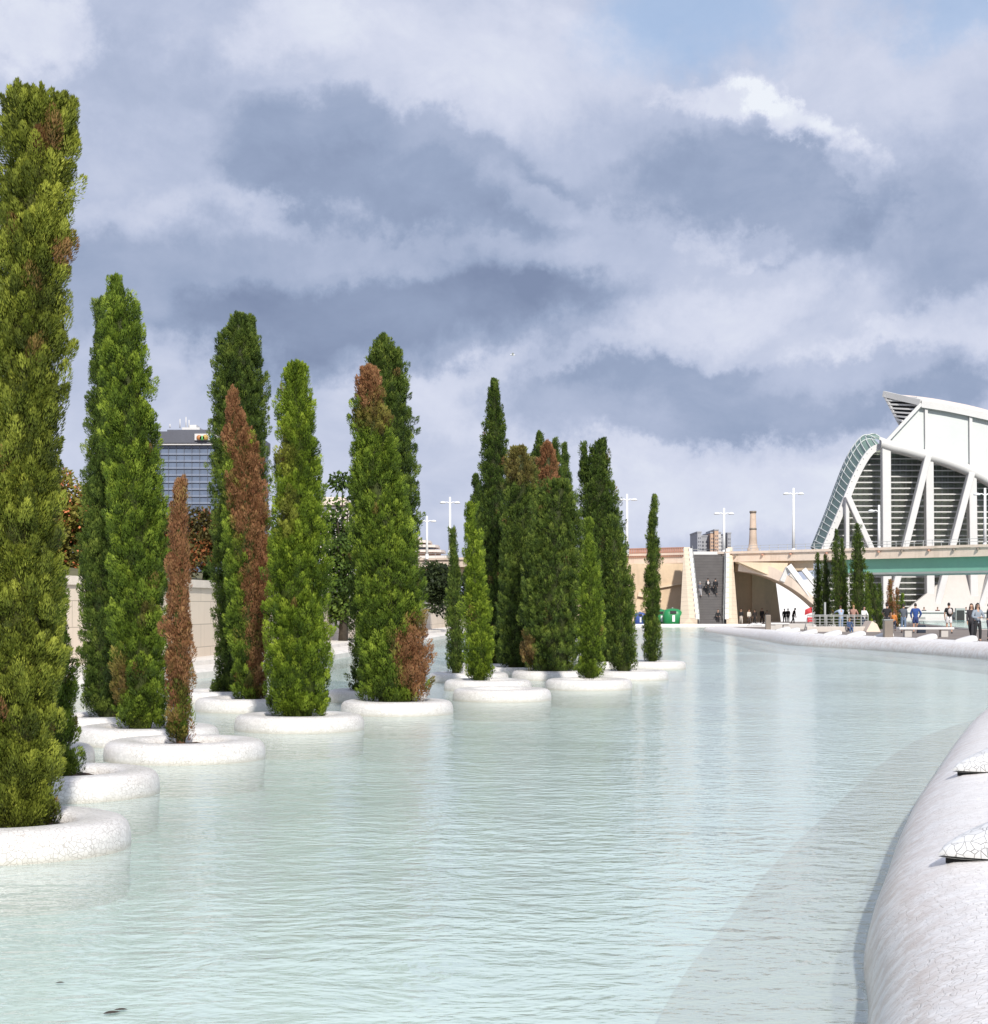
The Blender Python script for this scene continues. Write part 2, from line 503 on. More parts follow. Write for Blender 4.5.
blue = t.math('ADD', t.math('MULTIPLY', blob(715, 15, 140, 70, 0, (0, 0.8)), 0.6), t.math('MULTIPLY', blob(970, 20, 120, 60, 0, (0, 0.7)), 0.55))
skyb = t.mix(0.55, sky, (0.32 / STR, 0.48 / STR, 0.72 / STR))
final = t.mix(t.math('MINIMUM', blue, 1.0), cl, skyb)
bg = t.n('ShaderNodeBackground', ins={'Color': final, 'Strength': STR})
t.n('ShaderNodeOutputWorld', ins={'Surface': bg.outputs[0]})

SC.view_settings.view_transform = 'Standard'
SC.view_settings.look = 'None'
SC.view_settings.gamma = 1
SC.view_settings.exposure = 0.34
SC.cycles.max_bounces = 8
SC.cycles.transparent_max_bounces = 16
SC.cycles.caustics_reflective = False
SC.cycles.caustics_refractive = False

# ------------------------------------------------------------------ ground, pool, banks
ground = MB().add([(-3000, -300, -0.9), (3000, -300, -0.9), (3000, 3500, -0.9), (-3000, 3500, -0.9)], [(0, 1, 2, 3)]).build('ground', M['plaza'])
tag(ground, kind='structure')
FLOOR_Z = -0.42
fl = MB().add([(-30, -8, FLOOR_Z), (60, -8, FLOOR_Z), (60, 190, FLOOR_Z), (-30, 190, FLOOR_Z)], [(0, 1, 2, 3)]).build('pool_floor', floor_mat())
tag(fl, kind='structure')
wt = MB().add([(-30, -8, 0), (60, -8, 0), (60, 178, 0), (-30, 178, 0)], [(0, 1, 2, 3)]).build('water', water_mat('pool_water'))
tag(wt, kind='structure')


def bank_z(y):
    t_ = min(1, max(0, (y - 105) / 70))
    return 0.53 - 0.41 * t_


RIGHT = curve([(-14, 0.2, 0), (-6, 1.4, 0), (-1.6, 2.4, 0), (0.3, 4.2, 0), (1.25, 6.4, 0), (1.88, 8.8, 0), (2.2, 10.4, 0), (2.76, 12.5, 0), (4.38, 18, 0), (8.7, 30.9, 0), (14, 42, 0), (18.6, 54, 0),
               (19.25, 68, 0), (17.9, 83.5, 0), (16.0, 94, 0), (16.4, 108, 0), (17.0, 131, 0), (18.0, 150, 0), (21.5, 160, 0), (30, 168, 0), (48, 176, 0)], 10)


def offset(cv, w):
    """offset a plan curve to its right-hand side by w"""
    out = []
    for i, p in enumerate(cv):
        tg = (cv[min(i + 1, len(cv) - 1)] - cv[max(i - 1, 0)])
        tg.z = 0
        tg.normalize()
        out.append(p + Vector((tg.y, -tg.x, 0)) * w)
    return out


def zscale(p):
    return (bank_z(p.y) + 0.07) / 0.60


# near/far rounded mosaic rim
prof = [(0.0, -0.5), (0.0, 0.02), (0.03, 0.14), (0.09, 0.28), (0.19, 0.40), (0.34, 0.50), (0.52, 0.57), (0.75, 0.605), (1.2, 0.61), (1.8, 0.60), (2.15, 0.575), (2.3, 0.52), (2.32, 0.40)]
cols = []
for w, z in prof:
    cols.append([Vector((p.x, p.y, z * zscale(p) if z > 0 else z)) for p in offset(RIGHT, w)])
rim = MB().grid([[cols[j][i] for j in range(len(prof))] for i in range(len(RIGHT))]).build('rounded_kerb', M['rim'])
tag(rim, 'broad rounded white mosaic rim curving along the walkway side of the pool', 'pool rim')

# submerged shelf
sh = MB()
ow = offset(RIGHT, -1.15)
ow2 = offset(RIGHT, -1.22)
sh.grid([[Vector((ow2[i].x, ow2[i].y, FLOOR_Z - 0.02)), Vector((ow[i].x, ow[i].y, -0.27)), Vector((RIGHT[i].x + 0.3, RIGHT[i].y, -0.245))] for i in range(len(RIGHT))], False)
tag(sh.build('pool_shelf', shelf_mat()), kind='structure')

# walkway on the right: strips from the rim to far right
inn = offset(RIGHT, 2.0)
rows = []
last = -99
for p in inn:
    if p.y > last + 0.5 and p.x > -20:
        last = p.y
        z = bank_z(p.y)
        rows.append([Vector((p.x, p.y, z)), Vector((max(p.x + 8, 60), p.y, z)), Vector((600, p.y, z))])
rows.append([Vector((60, 177, 0.12)), Vector((70, 177, 0.12)), Vector((600, 177, 0.12))])
tag(MB().grid(rows, False).build('walkway', M['plaza']), kind='structure')
# strip under and behind the camera
tag(MB().box(-40, 600, -60, 0.1, -0.4, 0.50).build('walkway_behind', M['plaza']), kind='structure')
# far plaza
fp = MB()
fp.add([(-60, 176, 0.124), (900, 176, 0.124), (1500, 2500, 0.124), (-900, 2500, 0.124)], [(0, 1, 2, 3)])
fp.box(-60, 50, 175.6, 176.2, -0.6, 0.20)
tag(fp.build('far_plaza', M['plaza']), kind='structure')
fe = MB().box(-60, 50, 174.6, 175.6, -0.6, 0.30)
tag(bevel(fe.build('pool_edge', M['rim']), 0.1, 3), 'straight white edge closing the far end of the pool below the stairs', 'pool edge')

# left bank
LEFT = curve([(-16, 0.1, 0), (-15, 15, 0), (-12.4, 32, 0), (-9.0, 48, 0), (-7.0, 60, 0), (-5.0, 87, 0), (-2.4, 124, 0), (1, 160, 0), (3, 180, 0)], 8)
WALL = curve([(-24, 0.1, 0), (-22, 15, 0), (-17.0, 34, 0), (-11.6, 50, 0), (-9.6, 58, 0), (-7.7, 87, 0), (-4.9, 124, 0), (-2.0, 160, 0), (0, 182, 0)], 8)
lb = MB()
lrows = []
for p, q in zip(LEFT, WALL):
    lrows.append([Vector((p.x, p.y, -0.6)), Vector((p.x - 0.02, p.y, 0.18)), Vector((p.x - 0.15, p.y, 0.26)), Vector((p.x - 1.2, p.y, 0.28)), Vector((p.x - 1.22, p.y, 0.42)), Vector((q.x - 0.4, q.y, 0.44))])
tag(lb.grid(lrows, False).build('left_bank', M['bank']), kind='structure')
emb = MB()
emb.grid([[Vector((q.x - 0.3, q.y, 2.84)), Vector((q.x - 12, q.y, 4.2)), Vector((q.x - 40, q.y, 6.2)), Vector((-900, q.y, 6.4))] for q in WALL] +
         [[Vector((-20, 260, 3.0)), Vector((-40, 260, 4.2)), Vector((-80, 260, 6.2)), Vector((-900, 260, 6.4))]], False)
tag(emb.build('embankment_ground', M['dry_grass']), kind='structure')
rw = thing('retaining_wall', 'long cream stone retaining wall running behind the planted pool', 'wall', (-9.6, 58, 0.4))
o = MB().grid([[Vector((q.x, q.y, 0.3)), Vector((q.x, q.y, 2.72)), Vector((q.x - 0.5, q.y, 2.72))] for q in WALL], False).build('wall', M['stone'], rw)
relink(o, rw.location)
o = MB().grid([[Vector((q.x + 0.08, q.y, 2.70)), Vector((q.x + 0.08, q.y, 2.95)), Vector((q.x - 0.5, q.y, 2.95)), Vector((q.x - 0.5, q.y, 2.70))] for q in WALL], False).build('coping', M['coping'], rw)
relink(o, rw.location)


# ------------------------------------------------------------------ mosaic wedges on the rim
def rim_frame(i):
    p = RIGHT[i]
    tg = (RIGHT[i + 1] - RIGHT[i - 1]).normalized()
    return p, tg, Vector((tg.y, -tg.x, 0))


HOODG = 'white mosaic wedges set along the pool rim'


def hood(pos, inward, label, z0, mat_, L=0.95, Wd=0.40, Ht=0.36, gap=True):
    """leaf-shaped scoop: sharp tip towards the water, domed back lifted over a dark slot"""
    rz = math.atan2(inward.y, inward.x)
    th = thing('mosaic_wedge', label, 'wedge', (pos.x, pos.y, z0), HOODG, rz)
    rows_t, rows_b = [], []
    n, k = 18, 12
    for i in range(n + 1):
        s = i / n
        w = Wd * (math.sin(min(1, s * 1.12) * math.pi / 2) ** 0.8) * (1 - 0.25 * max(0, s - 0.7) / 0.3)
        h = Ht * (s ** 0.62) * (1 - 0.25 * max(0, (s - 0.72) / 0.28) ** 2)
        zb = 0.018 + 0.03 * s * s
        top, bot = [], []
        for j in range(k + 1):
            a = math.pi * j / k
            yy = -w * math.cos(a)
            prof_ = math.sin(a) ** 0.62
            top.append(Vector((s * L, yy, zb + 0.012 + h * prof_)))
            bot.append(Vector((s * L, yy, zb)))
        rows_t.append(top)
        rows_b.append(bot)
    mb = MB().grid(rows_t)
    mb.grid([r[::-1] for r in rows_b], False)
    mb.add(rows_t[-1] + rows_b[-1], [tuple(range(k + 1)) + tuple(range(2 * k + 1, k, -1))])
    mb.build('hood', mat_, th)
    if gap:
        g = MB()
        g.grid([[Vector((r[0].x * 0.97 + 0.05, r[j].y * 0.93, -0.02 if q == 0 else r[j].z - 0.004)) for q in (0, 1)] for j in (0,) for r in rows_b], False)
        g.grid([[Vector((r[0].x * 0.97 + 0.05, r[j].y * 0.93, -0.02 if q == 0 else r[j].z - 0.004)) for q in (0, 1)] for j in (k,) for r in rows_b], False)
        g.build('slot', M['gap'], th)  # black strips paint the shade of the open gap below the hood
    return th


def near_idx(X, Y):
    return min(range(1, len(RIGHT) - 1), key=lambda i: (RIGHT[i].x - X) ** 2 + (RIGHT[i].y - Y) ** 2)


for (tx, ty, lab) in [(2.66, 10.5, 'white mosaic wedge with coarse dark-jointed tiles, larger of the two on the near rim'),
                      (4.16, 15.9, 'white mosaic wedge farther along the near rim, only its flat tip showing')]:
    i = near_idx(tx - 0.4, ty)
    hood(Vector((tx, ty, 0)), Vector((1, 0.03, 0)), lab, 0.578, M['bigtile'])
FH = [(742, 'below the walkers in front of the stairs', 629.5), (751, 'second from the stair end of the far rim', 630), (769, 'beside the brown block', 631.5), (777, 'just past the brown block', 632),
      (793, 'below the dark figures under the bridge', 633), (815, 'at the start of the grey railing', 634.5), (840, 'below the railing and the person in light blue', 635.5),
      (869, 'between the railing wall and the brown litter bin', 637.5), (914, 'below the person in the blue jacket', 639.5), (947, 'beside the woman in denim jacket and black trousers', 641)]
for x, lab, yy in FH:
    # rim point seen at this column
    best = min((i for i in range(60, len(RIGHT) - 1) if RIGHT[i].y > 66), key=lambda i: abs((RIGHT[i].x + 0.35) / RIGHT[i].y * F + 494 - x))
    p, tg, nn = rim_frame(best)
    pos = p + nn * 0.65
    hood(pos, nn, 'small white rim wedge ' + lab, 0.57 * zscale(p), M['white'], 0.95, 0.40, 0.27)


# ------------------------------------------------------------------ planters
PG = 'white mosaic ring planters standing in the pool'
ring_prof = [(1.07, -0.5), (1.095, -0.1), (1.10, 0.0), (1.10, 0.08), (1.092, 0.15), (1.07, 0.205), (1.025, 0.243), (0.95, 0.262), (0.85, 0.268), (0.74, 0.262), (0.67, 0.242), (0.635, 0.21), (0.625, 0.15), (0.625, 0.05)]
_rp = None


def planter(x, d, label):
    global _rp
    th = thing('ring_planter', label, 'planter', ((x - 494) / F * d, d, 0), PG, random.uniform(0, 6.28))
    if _rp is None:
        r_ = MB().lathe(ring_prof, 72).build('mosaic_ring', M['mosaic'], th)
        rng = random.Random(3)
        rows = []
        for i in range(9):
            rr = 0.64 * i / 8
            rows.append([(rr * math.cos(a), rr * math.sin(a), 0.16 + rng.uniform(-0.02, 0.03) * (i > 0)) for a in [2 * math.pi * k / 24 for k in range(25)]])
        s_ = MB().grid(rows).build('soil', M['soil'], th)
        _rp = (r_, s_)
    else:
        for src in _rp:
            c = src.copy()
            COL.objects.link(c)
            c.parent = th
    return th


# ------------------------------------------------------------------ cypress trees
M['cyp'] = foliage('cypress_green', (0.036, 0.062, 0.010), (0.130, 0.200, 0.020), (0.43, 0.53, 0.065))
M['cyp_olive'] = foliage('cypress_olive', (0.052, 0.068, 0.012), (0.185, 0.220, 0.028), (0.52, 0.55, 0.085))
M['cyp_dark'] = foliage('cypress_dark', (0.022, 0.042, 0.010), (0.072, 0.118, 0.018), (0.20, 0.26, 0.045))
M['cyp_bright'] = foliage('cypress_bright', (0.042, 0.076, 0.010), (0.155, 0.230, 0.018), (0.45, 0.55, 0.060))
M['cyp_mid'] = foliage('cypress_mid', (0.028, 0.050, 0.012), (0.092, 0.142, 0.022), (0.28, 0.34, 0.060))
CG = 'columnar cypresses growing in the pool planters'


def unit(a):
    return a / np.maximum(np.linalg.norm(a, axis=-1, keepdims=True), 1e-9)


def leaf_mesh(name, roots, dirs, sides, bl, bw, tint, dead, mat_, parent, origin, core=None):
    N = len(roots)
    v = np.empty((N, 4, 3), np.float32)
    o = np.asarray(origin, np.float32)
    v[:, 0] = roots - o
    mid = roots + dirs * (bl * 0.45)[:, None] - o
    v[:, 1] = mid + sides * (bw * 0.5)[:, None]
    v[:, 2] = roots + dirs * bl[:, None] - o
    v[:, 3] = mid - sides * (bw * 0.5)[:, None]
    verts = v.reshape(-1, 3)
    nf = N
    loops = np.arange(N * 4, dtype=np.int32)
    if core is not None:
        cvv, cff = core
        base = len(verts)
        verts = np.concatenate([verts, np.asarray(cvv, np.float32) - o])
        loops = np.concatenate([loops, (np.asarray(cff, np.int32) + base).ravel()])
        nf = N + len(cff)
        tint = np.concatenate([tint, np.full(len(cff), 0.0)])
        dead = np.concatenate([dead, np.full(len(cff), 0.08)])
    me = bpy.data.meshes.new(name)
    me.vertices.add(len(verts))
    me.vertices.foreach_set('co', verts.astype(np.float32).ravel())
    me.loops.add(nf * 4)
    me.loops.foreach_set('vertex_index', loops)
    me.polygons.add(nf)
    me.polygons.foreach_set('loop_start', np.arange(0, nf * 4, 4, dtype=np.int32))
    for nm, arr in (('tint', tint), ('dead', dead)):
        at_ = me.attributes.new(nm, 'FLOAT', 'FACE')
        at_.data.foreach_set('value', arr.astype(np.float32))
    me.update(calc_edges=True)
    me.materials.append(mat_)
    ob = bpy.data.objects.new(name, me)
    COL.objects.link(ob)
    ob.parent = parent
    return ob


def sprays(rng, p, axis, L, wd, K, bl0, spread=0.55):
    """K blades in each flame-shaped spray"""
    n = len(p)
    ref = np.where(np.abs(axis[:, 2:3]) > 0.9, np.array([[1.0, 0, 0]]), np.array([[0, 0, 1.0]]))
    e1 = unit(np.cross(axis, ref))
    e2 = np.cross(axis, e1)
    tt = rng.random((n, K)) ** 0.85
    ph = rng.random((n, K)) * 2 * np.pi
    rho = wd[:, None] * np.sqrt(np.clip(1 - tt ** 1.6, 0, 1)) * (0.55 + 0.45 * np.sqrt(rng.random((n, K)))) * (0.55 + 0.45 * np.minimum(tt * 3, 1))
    rad = e1[:, None] * np.cos(ph)[..., None] + e2[:, None] * np.sin(ph)[..., None]
    root = p[:, None] + axis[:, None] * (L[:, None] * tt * 0.85)[..., None] + rad * rho[..., None]
    dr = unit(axis[:, None] * 0.95 + rad * (spread * (1.1 - tt))[..., None] + rng.normal(0, 0.20, (n, K, 3)))
    side = unit(np.cross(dr, rad + rng.normal(0, 0.35, (n, K, 3))))
    bl = bl0 * rng.uniform(0.7, 1.35, (n, K))
    return root.reshape(-1, 3), dr.reshape(-1, 3), side.reshape(-1, 3), bl.reshape(-1), tt.reshape(-1)


def cypress(label, d, prof, mat_='cyp', spikes=(), dead=(), seed=1, trunk=None, group=CG, base_z=0.17, ragged=1.0, wispy=0.0, cat='cypress', dens=1.0):
    rng = np.random.default_rng(seed)
    prof = sorted(prof)
    ys = np.array([p[0] for p in prof], float)
    xl = np.array([p[1] for p in prof], float)
    xr = np.array([p[2] for p in prof], float)
    zs = H + (HZ - ys) / F * d
    cx = ((xl + xr) / 2 - 494) / F * d
    rr = (xr - xl) / 2 / F * d
    o = np.argsort(zs)
    zs, cx, rr = zs[o], cx[o], rr[o]
    zs[0] = min(zs[0], base_z + 0.06)
    rr[0] = max(rr[0], 0.84 * rr[1])
    rr[0] = max(rr[0], 0.80 * rr[2])
    rr[1] = max(rr[1], 0.92 * rr[2])
    base = Vector((float(cx[0]), d, base_z))
    th = thing('cypress_tree', label, cat, base, group)
    # trunk
    tk = MB()
    top = float(zs[-1])
    tz = np.linspace(base_z - 0.05, base_z + (top - base_z) * 0.85, 9)
    r0 = 0.05 + 0.09 * float(rr.max())
    tk.tube([(float(np.interp(z, zs, cx)) - base.x + (trunk or 0) * max(0, 1 - i / 2), 0, z - base.z) for i, z in enumerate(tz)], [r0 * (1 - 0.85 * i / 8) for i in range(9)], 8)
    tk.build('trunk', M['bark'], th)
    # level of detail
    pxm = F / d
    if d < 20:
        K, bl0, spc, sc = 330, 0.034, 0.155, 0.98
    elif d < 33:
        K, bl0, spc, sc = 180, 0.042, 0.160, 1.02
    elif d < 46:
        K, bl0, spc, sc = 115, 0.053, 0.170, 1.08
    elif d < 80:
        K, bl0, spc, sc = 72, 0.068, 0.190, 1.15
    else:
        K, bl0, spc, sc = 22, 0.15, 0.34, 1.5

    parts = []

    def column(zs, cx, rr, dcy):
        # clumps on a jittered lattice round the column, so each reads as a tuft of its own
        zl, tl = [], []
        z_ = zs[0] - 0.04
        row = 0
        while z_ < zs[-1] - 0.05:
            r_ = max(0.03, float(np.interp(z_, zs, rr)))
            m_ = max(3, int(round(2 * math.pi * r_ / (spc * 0.92))))
            off = rng.random()
            for q in range(m_):
                if rng.random() < 0.07 * ragged:
                    continue
                zl.append(z_ + rng.normal(0, spc * 0.42))
                tl.append((q + off + rng.normal(0, 0.24)) / m_ * 2 * math.pi)
            z_ += spc * 1.05
            row += 1
        z, th_ = np.array(zl), np.array(tl)
        n = len(z)
        ph = rng.random(8) * 6.28
        lump = (np.sin(3 * th_ + 2.1 * z + ph[0]) + np.sin(5 * th_ - 3.7 * z + ph[1]) + np.sin(2 * th_ + 6.3 * z + ph[2]) + 0.8 * np.sin(7 * th_ + 9.1 * z + ph[3])) / 3.8
        size = rng.uniform(0.70, 1.35, n) * np.where(rng.random(n) < 0.12, 1.35, 1.0)
        L = sc * 0.25 * size
        wd = sc * 0.080 * size * rng.uniform(0.85, 1.15, n)
        nt = np.clip(1 - (zs[-1] - z) / 0.9, 0, 1)
        L = L * (1 + 0.45 * nt * rng.random(n))
        wd = wd * (1 - 0.30 * nt)
        z = np.clip(z, zs[0], zs[-1] - L * (0.95 - 0.25 * rng.random(n) * nt))
        r = np.interp(z + 0.55 * L, zs, rr)
        r = np.minimum(r, np.interp(z + 0.95 * L, zs, rr) + 0.06 * sc)
        rad = r * (1 - 0.30 * rng.random(n) ** 1.6) * (1 + 0.13 * ragged * lump) - 0.18 * L - 0.35 * wd
        rad = np.maximum(rad, 0.0)
        stray = rng.random(n) < 0.06 * ragged
        rad = rad + stray * rng.uniform(0.02, 0.08, n) * sc
        p = np.stack([np.interp(z, zs, cx) + rad * np.cos(th_), d + dcy + rad * np.sin(th_), z], 1)
        out = np.stack([np.cos(th_), np.sin(th_), np.zeros(n)], 1)
        tilt = rng.uniform(0.18, 0.60, n)[:, None] * np.clip(rad / 0.15, 0, 1)[:, None]
        axis = unit(out * tilt + np.array([[0, 0, 1.0]]) + rng.normal(0, 0.16, (n, 3)))
        parts.append((p, axis, L, wd, lump))
        th2 = th_ + 0.5 * spc / np.maximum(r, 0.05)
        rad2 = np.maximum(rad * 0.74 - 0.02, 0)
        p2 = np.stack([np.interp(z, zs, cx) + rad2 * np.cos(th2), d + dcy + rad2 * np.sin(th2), np.minimum(z + spc * 0.4, zs[-1] - L * 0.95)], 1)
        parts.append((p2, unit(axis + rng.normal(0, 0.1, axis.shape)), L * 1.05, wd * 1.2, lump))
        # core
        m, nz = 12, 26
        zc = np.linspace(zs[0], zs[-1] - 0.25 * sc, nz)
        rc = np.maximum(np.interp(zc, zs, rr) * 0.60 - 0.03 * sc, 0.01)
        cv, cf = [], []
        b = 0
        for i in range(nz):
            for k in range(m):
                a = 2 * math.pi * k / m
                cv.append((float(np.interp(zc[i], zs, cx)) + rc[i] * math.cos(a), d + dcy + rc[i] * math.sin(a), zc[i]))
        for i in range(nz - 1):
            for k in range(m):
                cf.append((i * m + k, i * m + (k + 1) % m, (i + 1) * m + (k + 1) % m, (i + 1) * m + k))
        return cv, cf

    cv, cf = column(zs, cx, rr, 0.0)
    for (xt, yt, wpx, lpx, dy) in spikes:       # extra leaders: tip x,y ; width, length in px ; depth offset
        z1 = H + (HZ - yt) / F * d
        z0_ = z1 - lpx / F * d
        s_z = np.array([z0_, z0_ + (z1 - z0_) * 0.6, z1])
        s_r = np.array([wpx / 2, wpx / 2 * 0.75, wpx * 0.1]) / F * d
        s_c = np.full(3, (xt - 494) / F * d)
        c2, f2 = column(s_z, s_c, s_r, dy)
        cf = cf + [tuple(i + len(cv) for i in f) for f in f2]
        cv = cv + c2
    p = np.concatenate([q[0] for q in parts])
    axis = np.concatenate([q[1] for q in parts])
    L = np.concatenate([q[2] for q in parts])
    wd = np.concatenate([q[3] for q in parts])
    root, dr, side, bl, tip = sprays(rng, p, axis, L, wd, K, bl0)
    n = len(p)
    tnt = np.clip(rng.normal(0.45, 0.20, n), 0, 1)
    dd = (rng.random(n) < 0.005).astype(float) * 0.6
    px = p[:, 0] / d * F + 494
    py = HZ - (p[:, 2] - H) / d * F
    nz_ = 0.35 * np.sin(p[:, 2] * 5.1 + px * 0.21) + rng.normal(0, 0.28, n)
    for (bx, by, sx_, sy_, s_) in dead:
        q = ((px - bx) / sx_) ** 2 + ((py - by) / sy_) ** 2
        dd = np.maximum(dd, np.clip((1.15 - q + nz_ * 0.8) * 2.0, 0, 1) * s_)
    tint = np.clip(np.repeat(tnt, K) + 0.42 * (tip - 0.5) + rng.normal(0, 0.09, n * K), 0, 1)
    dead_a = np.clip(np.repeat(dd, K) * rng.uniform(0.8, 1.1, n * K), 0, 1)
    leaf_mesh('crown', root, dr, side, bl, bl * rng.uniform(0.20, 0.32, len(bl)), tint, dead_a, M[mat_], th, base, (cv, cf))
    return th


T = cypress
# --- near group
T('tallest olive-green cypress with a forked top, cut off by the photo edge', 15.2,
  [(92, 16, 58), (100, 3, 75), (150, 2, 77), (190, -2, 72), (250, -8, 74), (300, -12, 66), (350, -14, 70), (450, -20, 61), (560, -28, 59), (700, -34, 63), (780, -32, 62), (815, -15, 44), (828, 5, 30)], 'cyp_olive',
  spikes=[(22, 88, 30, 60, -0.1), (62, 92, 30, 60, 0.1)], dead=[(160, 0, 0, 0, 0)] if False else [(60, 270, 10, 14, .8), (52, 155, 9, 9, .8), (65, 285, 9, 12, .9), (2, 718, 9, 10, .9), (20, 245, 7, 8, .7), (40, 365, 7, 7, .6)], seed=11, trunk=-0.02)
planter(2, 15.2, 'white mosaic planter under the tallest cypress, cut off by the photo edge')
T('slim green cypress half hidden behind the tallest olive-green one, bare stem at its foot', 19.6,
  [(560, 44, 54), (600, 36, 67), (680, 32, 75), (740, 34, 77), (768, 45, 72), (776, 58, 68)], 'cyp', seed=12, trunk=0.06)
planter(60, 19.6, 'white mosaic planter with bare soil showing beside the slim half hidden cypress')
planter(10, 23.2, 'small visible end of a white planter between the near one and the leaning twin cypresses')
T('dark cypress with a thin spike behind the broad cypress pair, bare stem at its foot', 29.6,
  [(296, 97, 101), (320, 94, 106), (350, 91, 116), (400, 87, 122), (480, 84, 126), (560, 80, 128), (640, 80, 128), (690, 82, 124), (710, 88, 120), (716, 100, 114)], 'cyp_mid', seed=13, trunk=0.12)
planter(100, 29.6, 'white planter under the dark cypress with the thin spike')
T('broad bright green cypress with a pointed top, standing just beside the thin brown dead one', 26.9,
  [(276, 110, 116), (290, 105, 124), (322, 100, 142), (360, 98, 149), (400, 100, 155), (470, 104, 163), (550, 108, 167), (630, 112, 169), (690, 114, 169), (722, 118, 166), (728, 125, 155)], 'cyp',
  dead=[(124, 690, 8, 28, .5), (150, 620, 7, 9, .3)], seed=14)
planter(147, 26.9, 'white planter under the broad pointed cypress, behind the dead one')
T('thin dead rust-brown cypress with a wispy top', 24.1,
  [(478, 179, 183), (500, 175, 187), (540, 169, 190), (600, 166, 191), (660, 165, 193), (700, 166, 194), (728, 171, 190), (740, 176, 186)], 'cyp',
  dead=[(180, 590, 30, 130, 1.0)], seed=15, ragged=1.3)
planter(185, 24.1, 'white planter under the thin dead brown cypress')
# --- second group
T('tall green twin-topped cypress behind the half dead brown one', 38.2,
  [(313, 232, 240), (330, 222, 257), (360, 213, 265), (420, 210, 268), (500, 211, 268), (580, 213, 266), (660, 215, 262), (685, 217, 255), (697, 224, 240)], 'cyp_mid',
  spikes=[(250, 315, 16, 50, 0.1)], seed=21)
planter(222, 38.2, 'white planter under the twin-topped cypress')
T('half dead cypress, brown down one side and green down the other', 35.2,
  [(389, 228, 234), (420, 224, 246), (460, 222, 262), (520, 222, 270), (580, 224, 272), (640, 228, 270), (680, 232, 267), (697, 240, 264), (702, 246, 258)], 'cyp',
  dead=[(238, 420, 18, 45, 1.0), (252, 500, 20, 70, 1.0), (260, 590, 15, 80, 1.0), (260, 670, 10, 40, .9)], seed=22, ragged=1.2)
planter(250, 35.2, 'white planter under the half dead brown cypress')
T('even green cypress with a blunt top standing clear between the two brown-marked cypresses', 29.8,
  [(362, 288, 302), (372, 283, 309), (395, 279, 314), (430, 277, 316), (470, 274, 324), (530, 270, 329), (600, 265, 331), (680, 264, 331), (705, 268, 326), (714, 280, 316)], 'cyp_bright',
  dead=[(292, 520, 8, 25, .25), (290, 460, 12, 20, .25)], seed=23)
planter(299.5, 29.8, 'white planter under the even green blunt-topped cypress')
T('tall dark cypress rising behind the brown-tipped one', 38.6,
  [(335, 374, 382), (350, 368, 398), (380, 362, 408), (430, 356, 416), (500, 352, 420), (580, 350, 420), (650, 350, 418), (682, 353, 410), (696, 365, 395)], 'cyp_mid',
  spikes=[(397, 348, 14, 45, 0.1)], seed=24)
planter(377, 38.6, 'white planter under the tall dark cypress behind the brown-tipped one')
T('thick cypress with a brown tip and a brown patch at its foot', 34.2,
  [(366, 363, 373), (380, 356, 382), (420, 351, 392), (470, 349, 402), (530, 351, 416), (600, 354, 424), (650, 357, 429), (685, 360, 432), (700, 366, 424)], 'cyp',
  dead=[(368, 385, 16, 28, 1.0), (372, 425, 14, 18, .45), (415, 665, 20, 38, 1.0), (428, 625, 8, 14, .8)], seed=25)
planter(397, 34.2, 'white planter under the thick brown-tipped cypress')
# --- third group
T('thin dark spire beside the small pointed cypress in front of the lamp posts', 48.5,
  [(528, 452, 454), (545, 449, 457), (580, 447, 461), (620, 446, 464), (655, 446, 465), (672, 449, 462)], 'cyp_mid', seed=31)
planter(469, 48.5, 'white planter under the thin dark spire')
T('small pointed bright cypress leaning slightly in front of the dark tall group', 43.8,
  [(502, 468, 472), (520, 465, 476), (550, 464, 482), (600, 464, 488), (645, 464, 493), (670, 467, 492), (680, 472, 486)], 'cyp_bright', seed=32)
planter(488, 43.8, 'white planter under the small pointed cypress')
planter(502, 39.1, 'empty white planter in front of the small pointed cypress')
T('tallest dark pointed cypress of the middle clump', 56.5,
  [(379, 491, 496), (395, 487, 501), (430, 483, 506), (460, 480, 509), (520, 476, 512), (600, 474, 514), (650, 476, 512), (665, 480, 508)], 'cyp_dark', seed=33)
planter(492, 56.5, 'white planter hidden under the tallest dark cypress of the middle clump')
T('dark low shoulder of a cypress behind the tallest one of the middle clump', 63,
  [(474, 473, 478), (500, 470, 484), (560, 469, 490), (640, 470, 490), (658, 474, 486)], 'cyp_dark', seed=34)
T('yellowish blunt cypress between the tallest dark one and the fat rounded one', 53,
  [(446, 512, 522), (455, 507, 530), (475, 503, 537), (520, 501, 541), (580, 499, 543), (630, 497, 542), (658, 499, 538), (668, 506, 530)], 'cyp_mid', dead=[(517, 470, 18, 22, .35)], seed=35)
planter(520, 53, 'white planter under the yellowish blunt cypress')
T('dark cypress tip peeping up behind the brown tip of the middle clump', 62,
  [(432, 537, 540), (450, 532, 547), (490, 528, 552), (560, 526, 556), (640, 527, 555), (660, 532, 550)], 'cyp_dark', seed=36)
T('brown-topped cypress rising behind the fat rounded one', 57,
  [(442, 544, 549), (455, 540, 556), (480, 537, 560), (520, 535, 564), (600, 534, 566), (650, 536, 564), (664, 542, 558)], 'cyp_mid', dead=[(548, 465, 17, 36, 1.0)], seed=37, ragged=1.3)
T('narrow dark tip just beside the brown-topped cypress', 67,
  [(438, 553, 556), (455, 549, 560), (490, 546, 565), (560, 544, 568), (640, 545, 566), (655, 550, 560)], 'cyp_dark', seed=38)
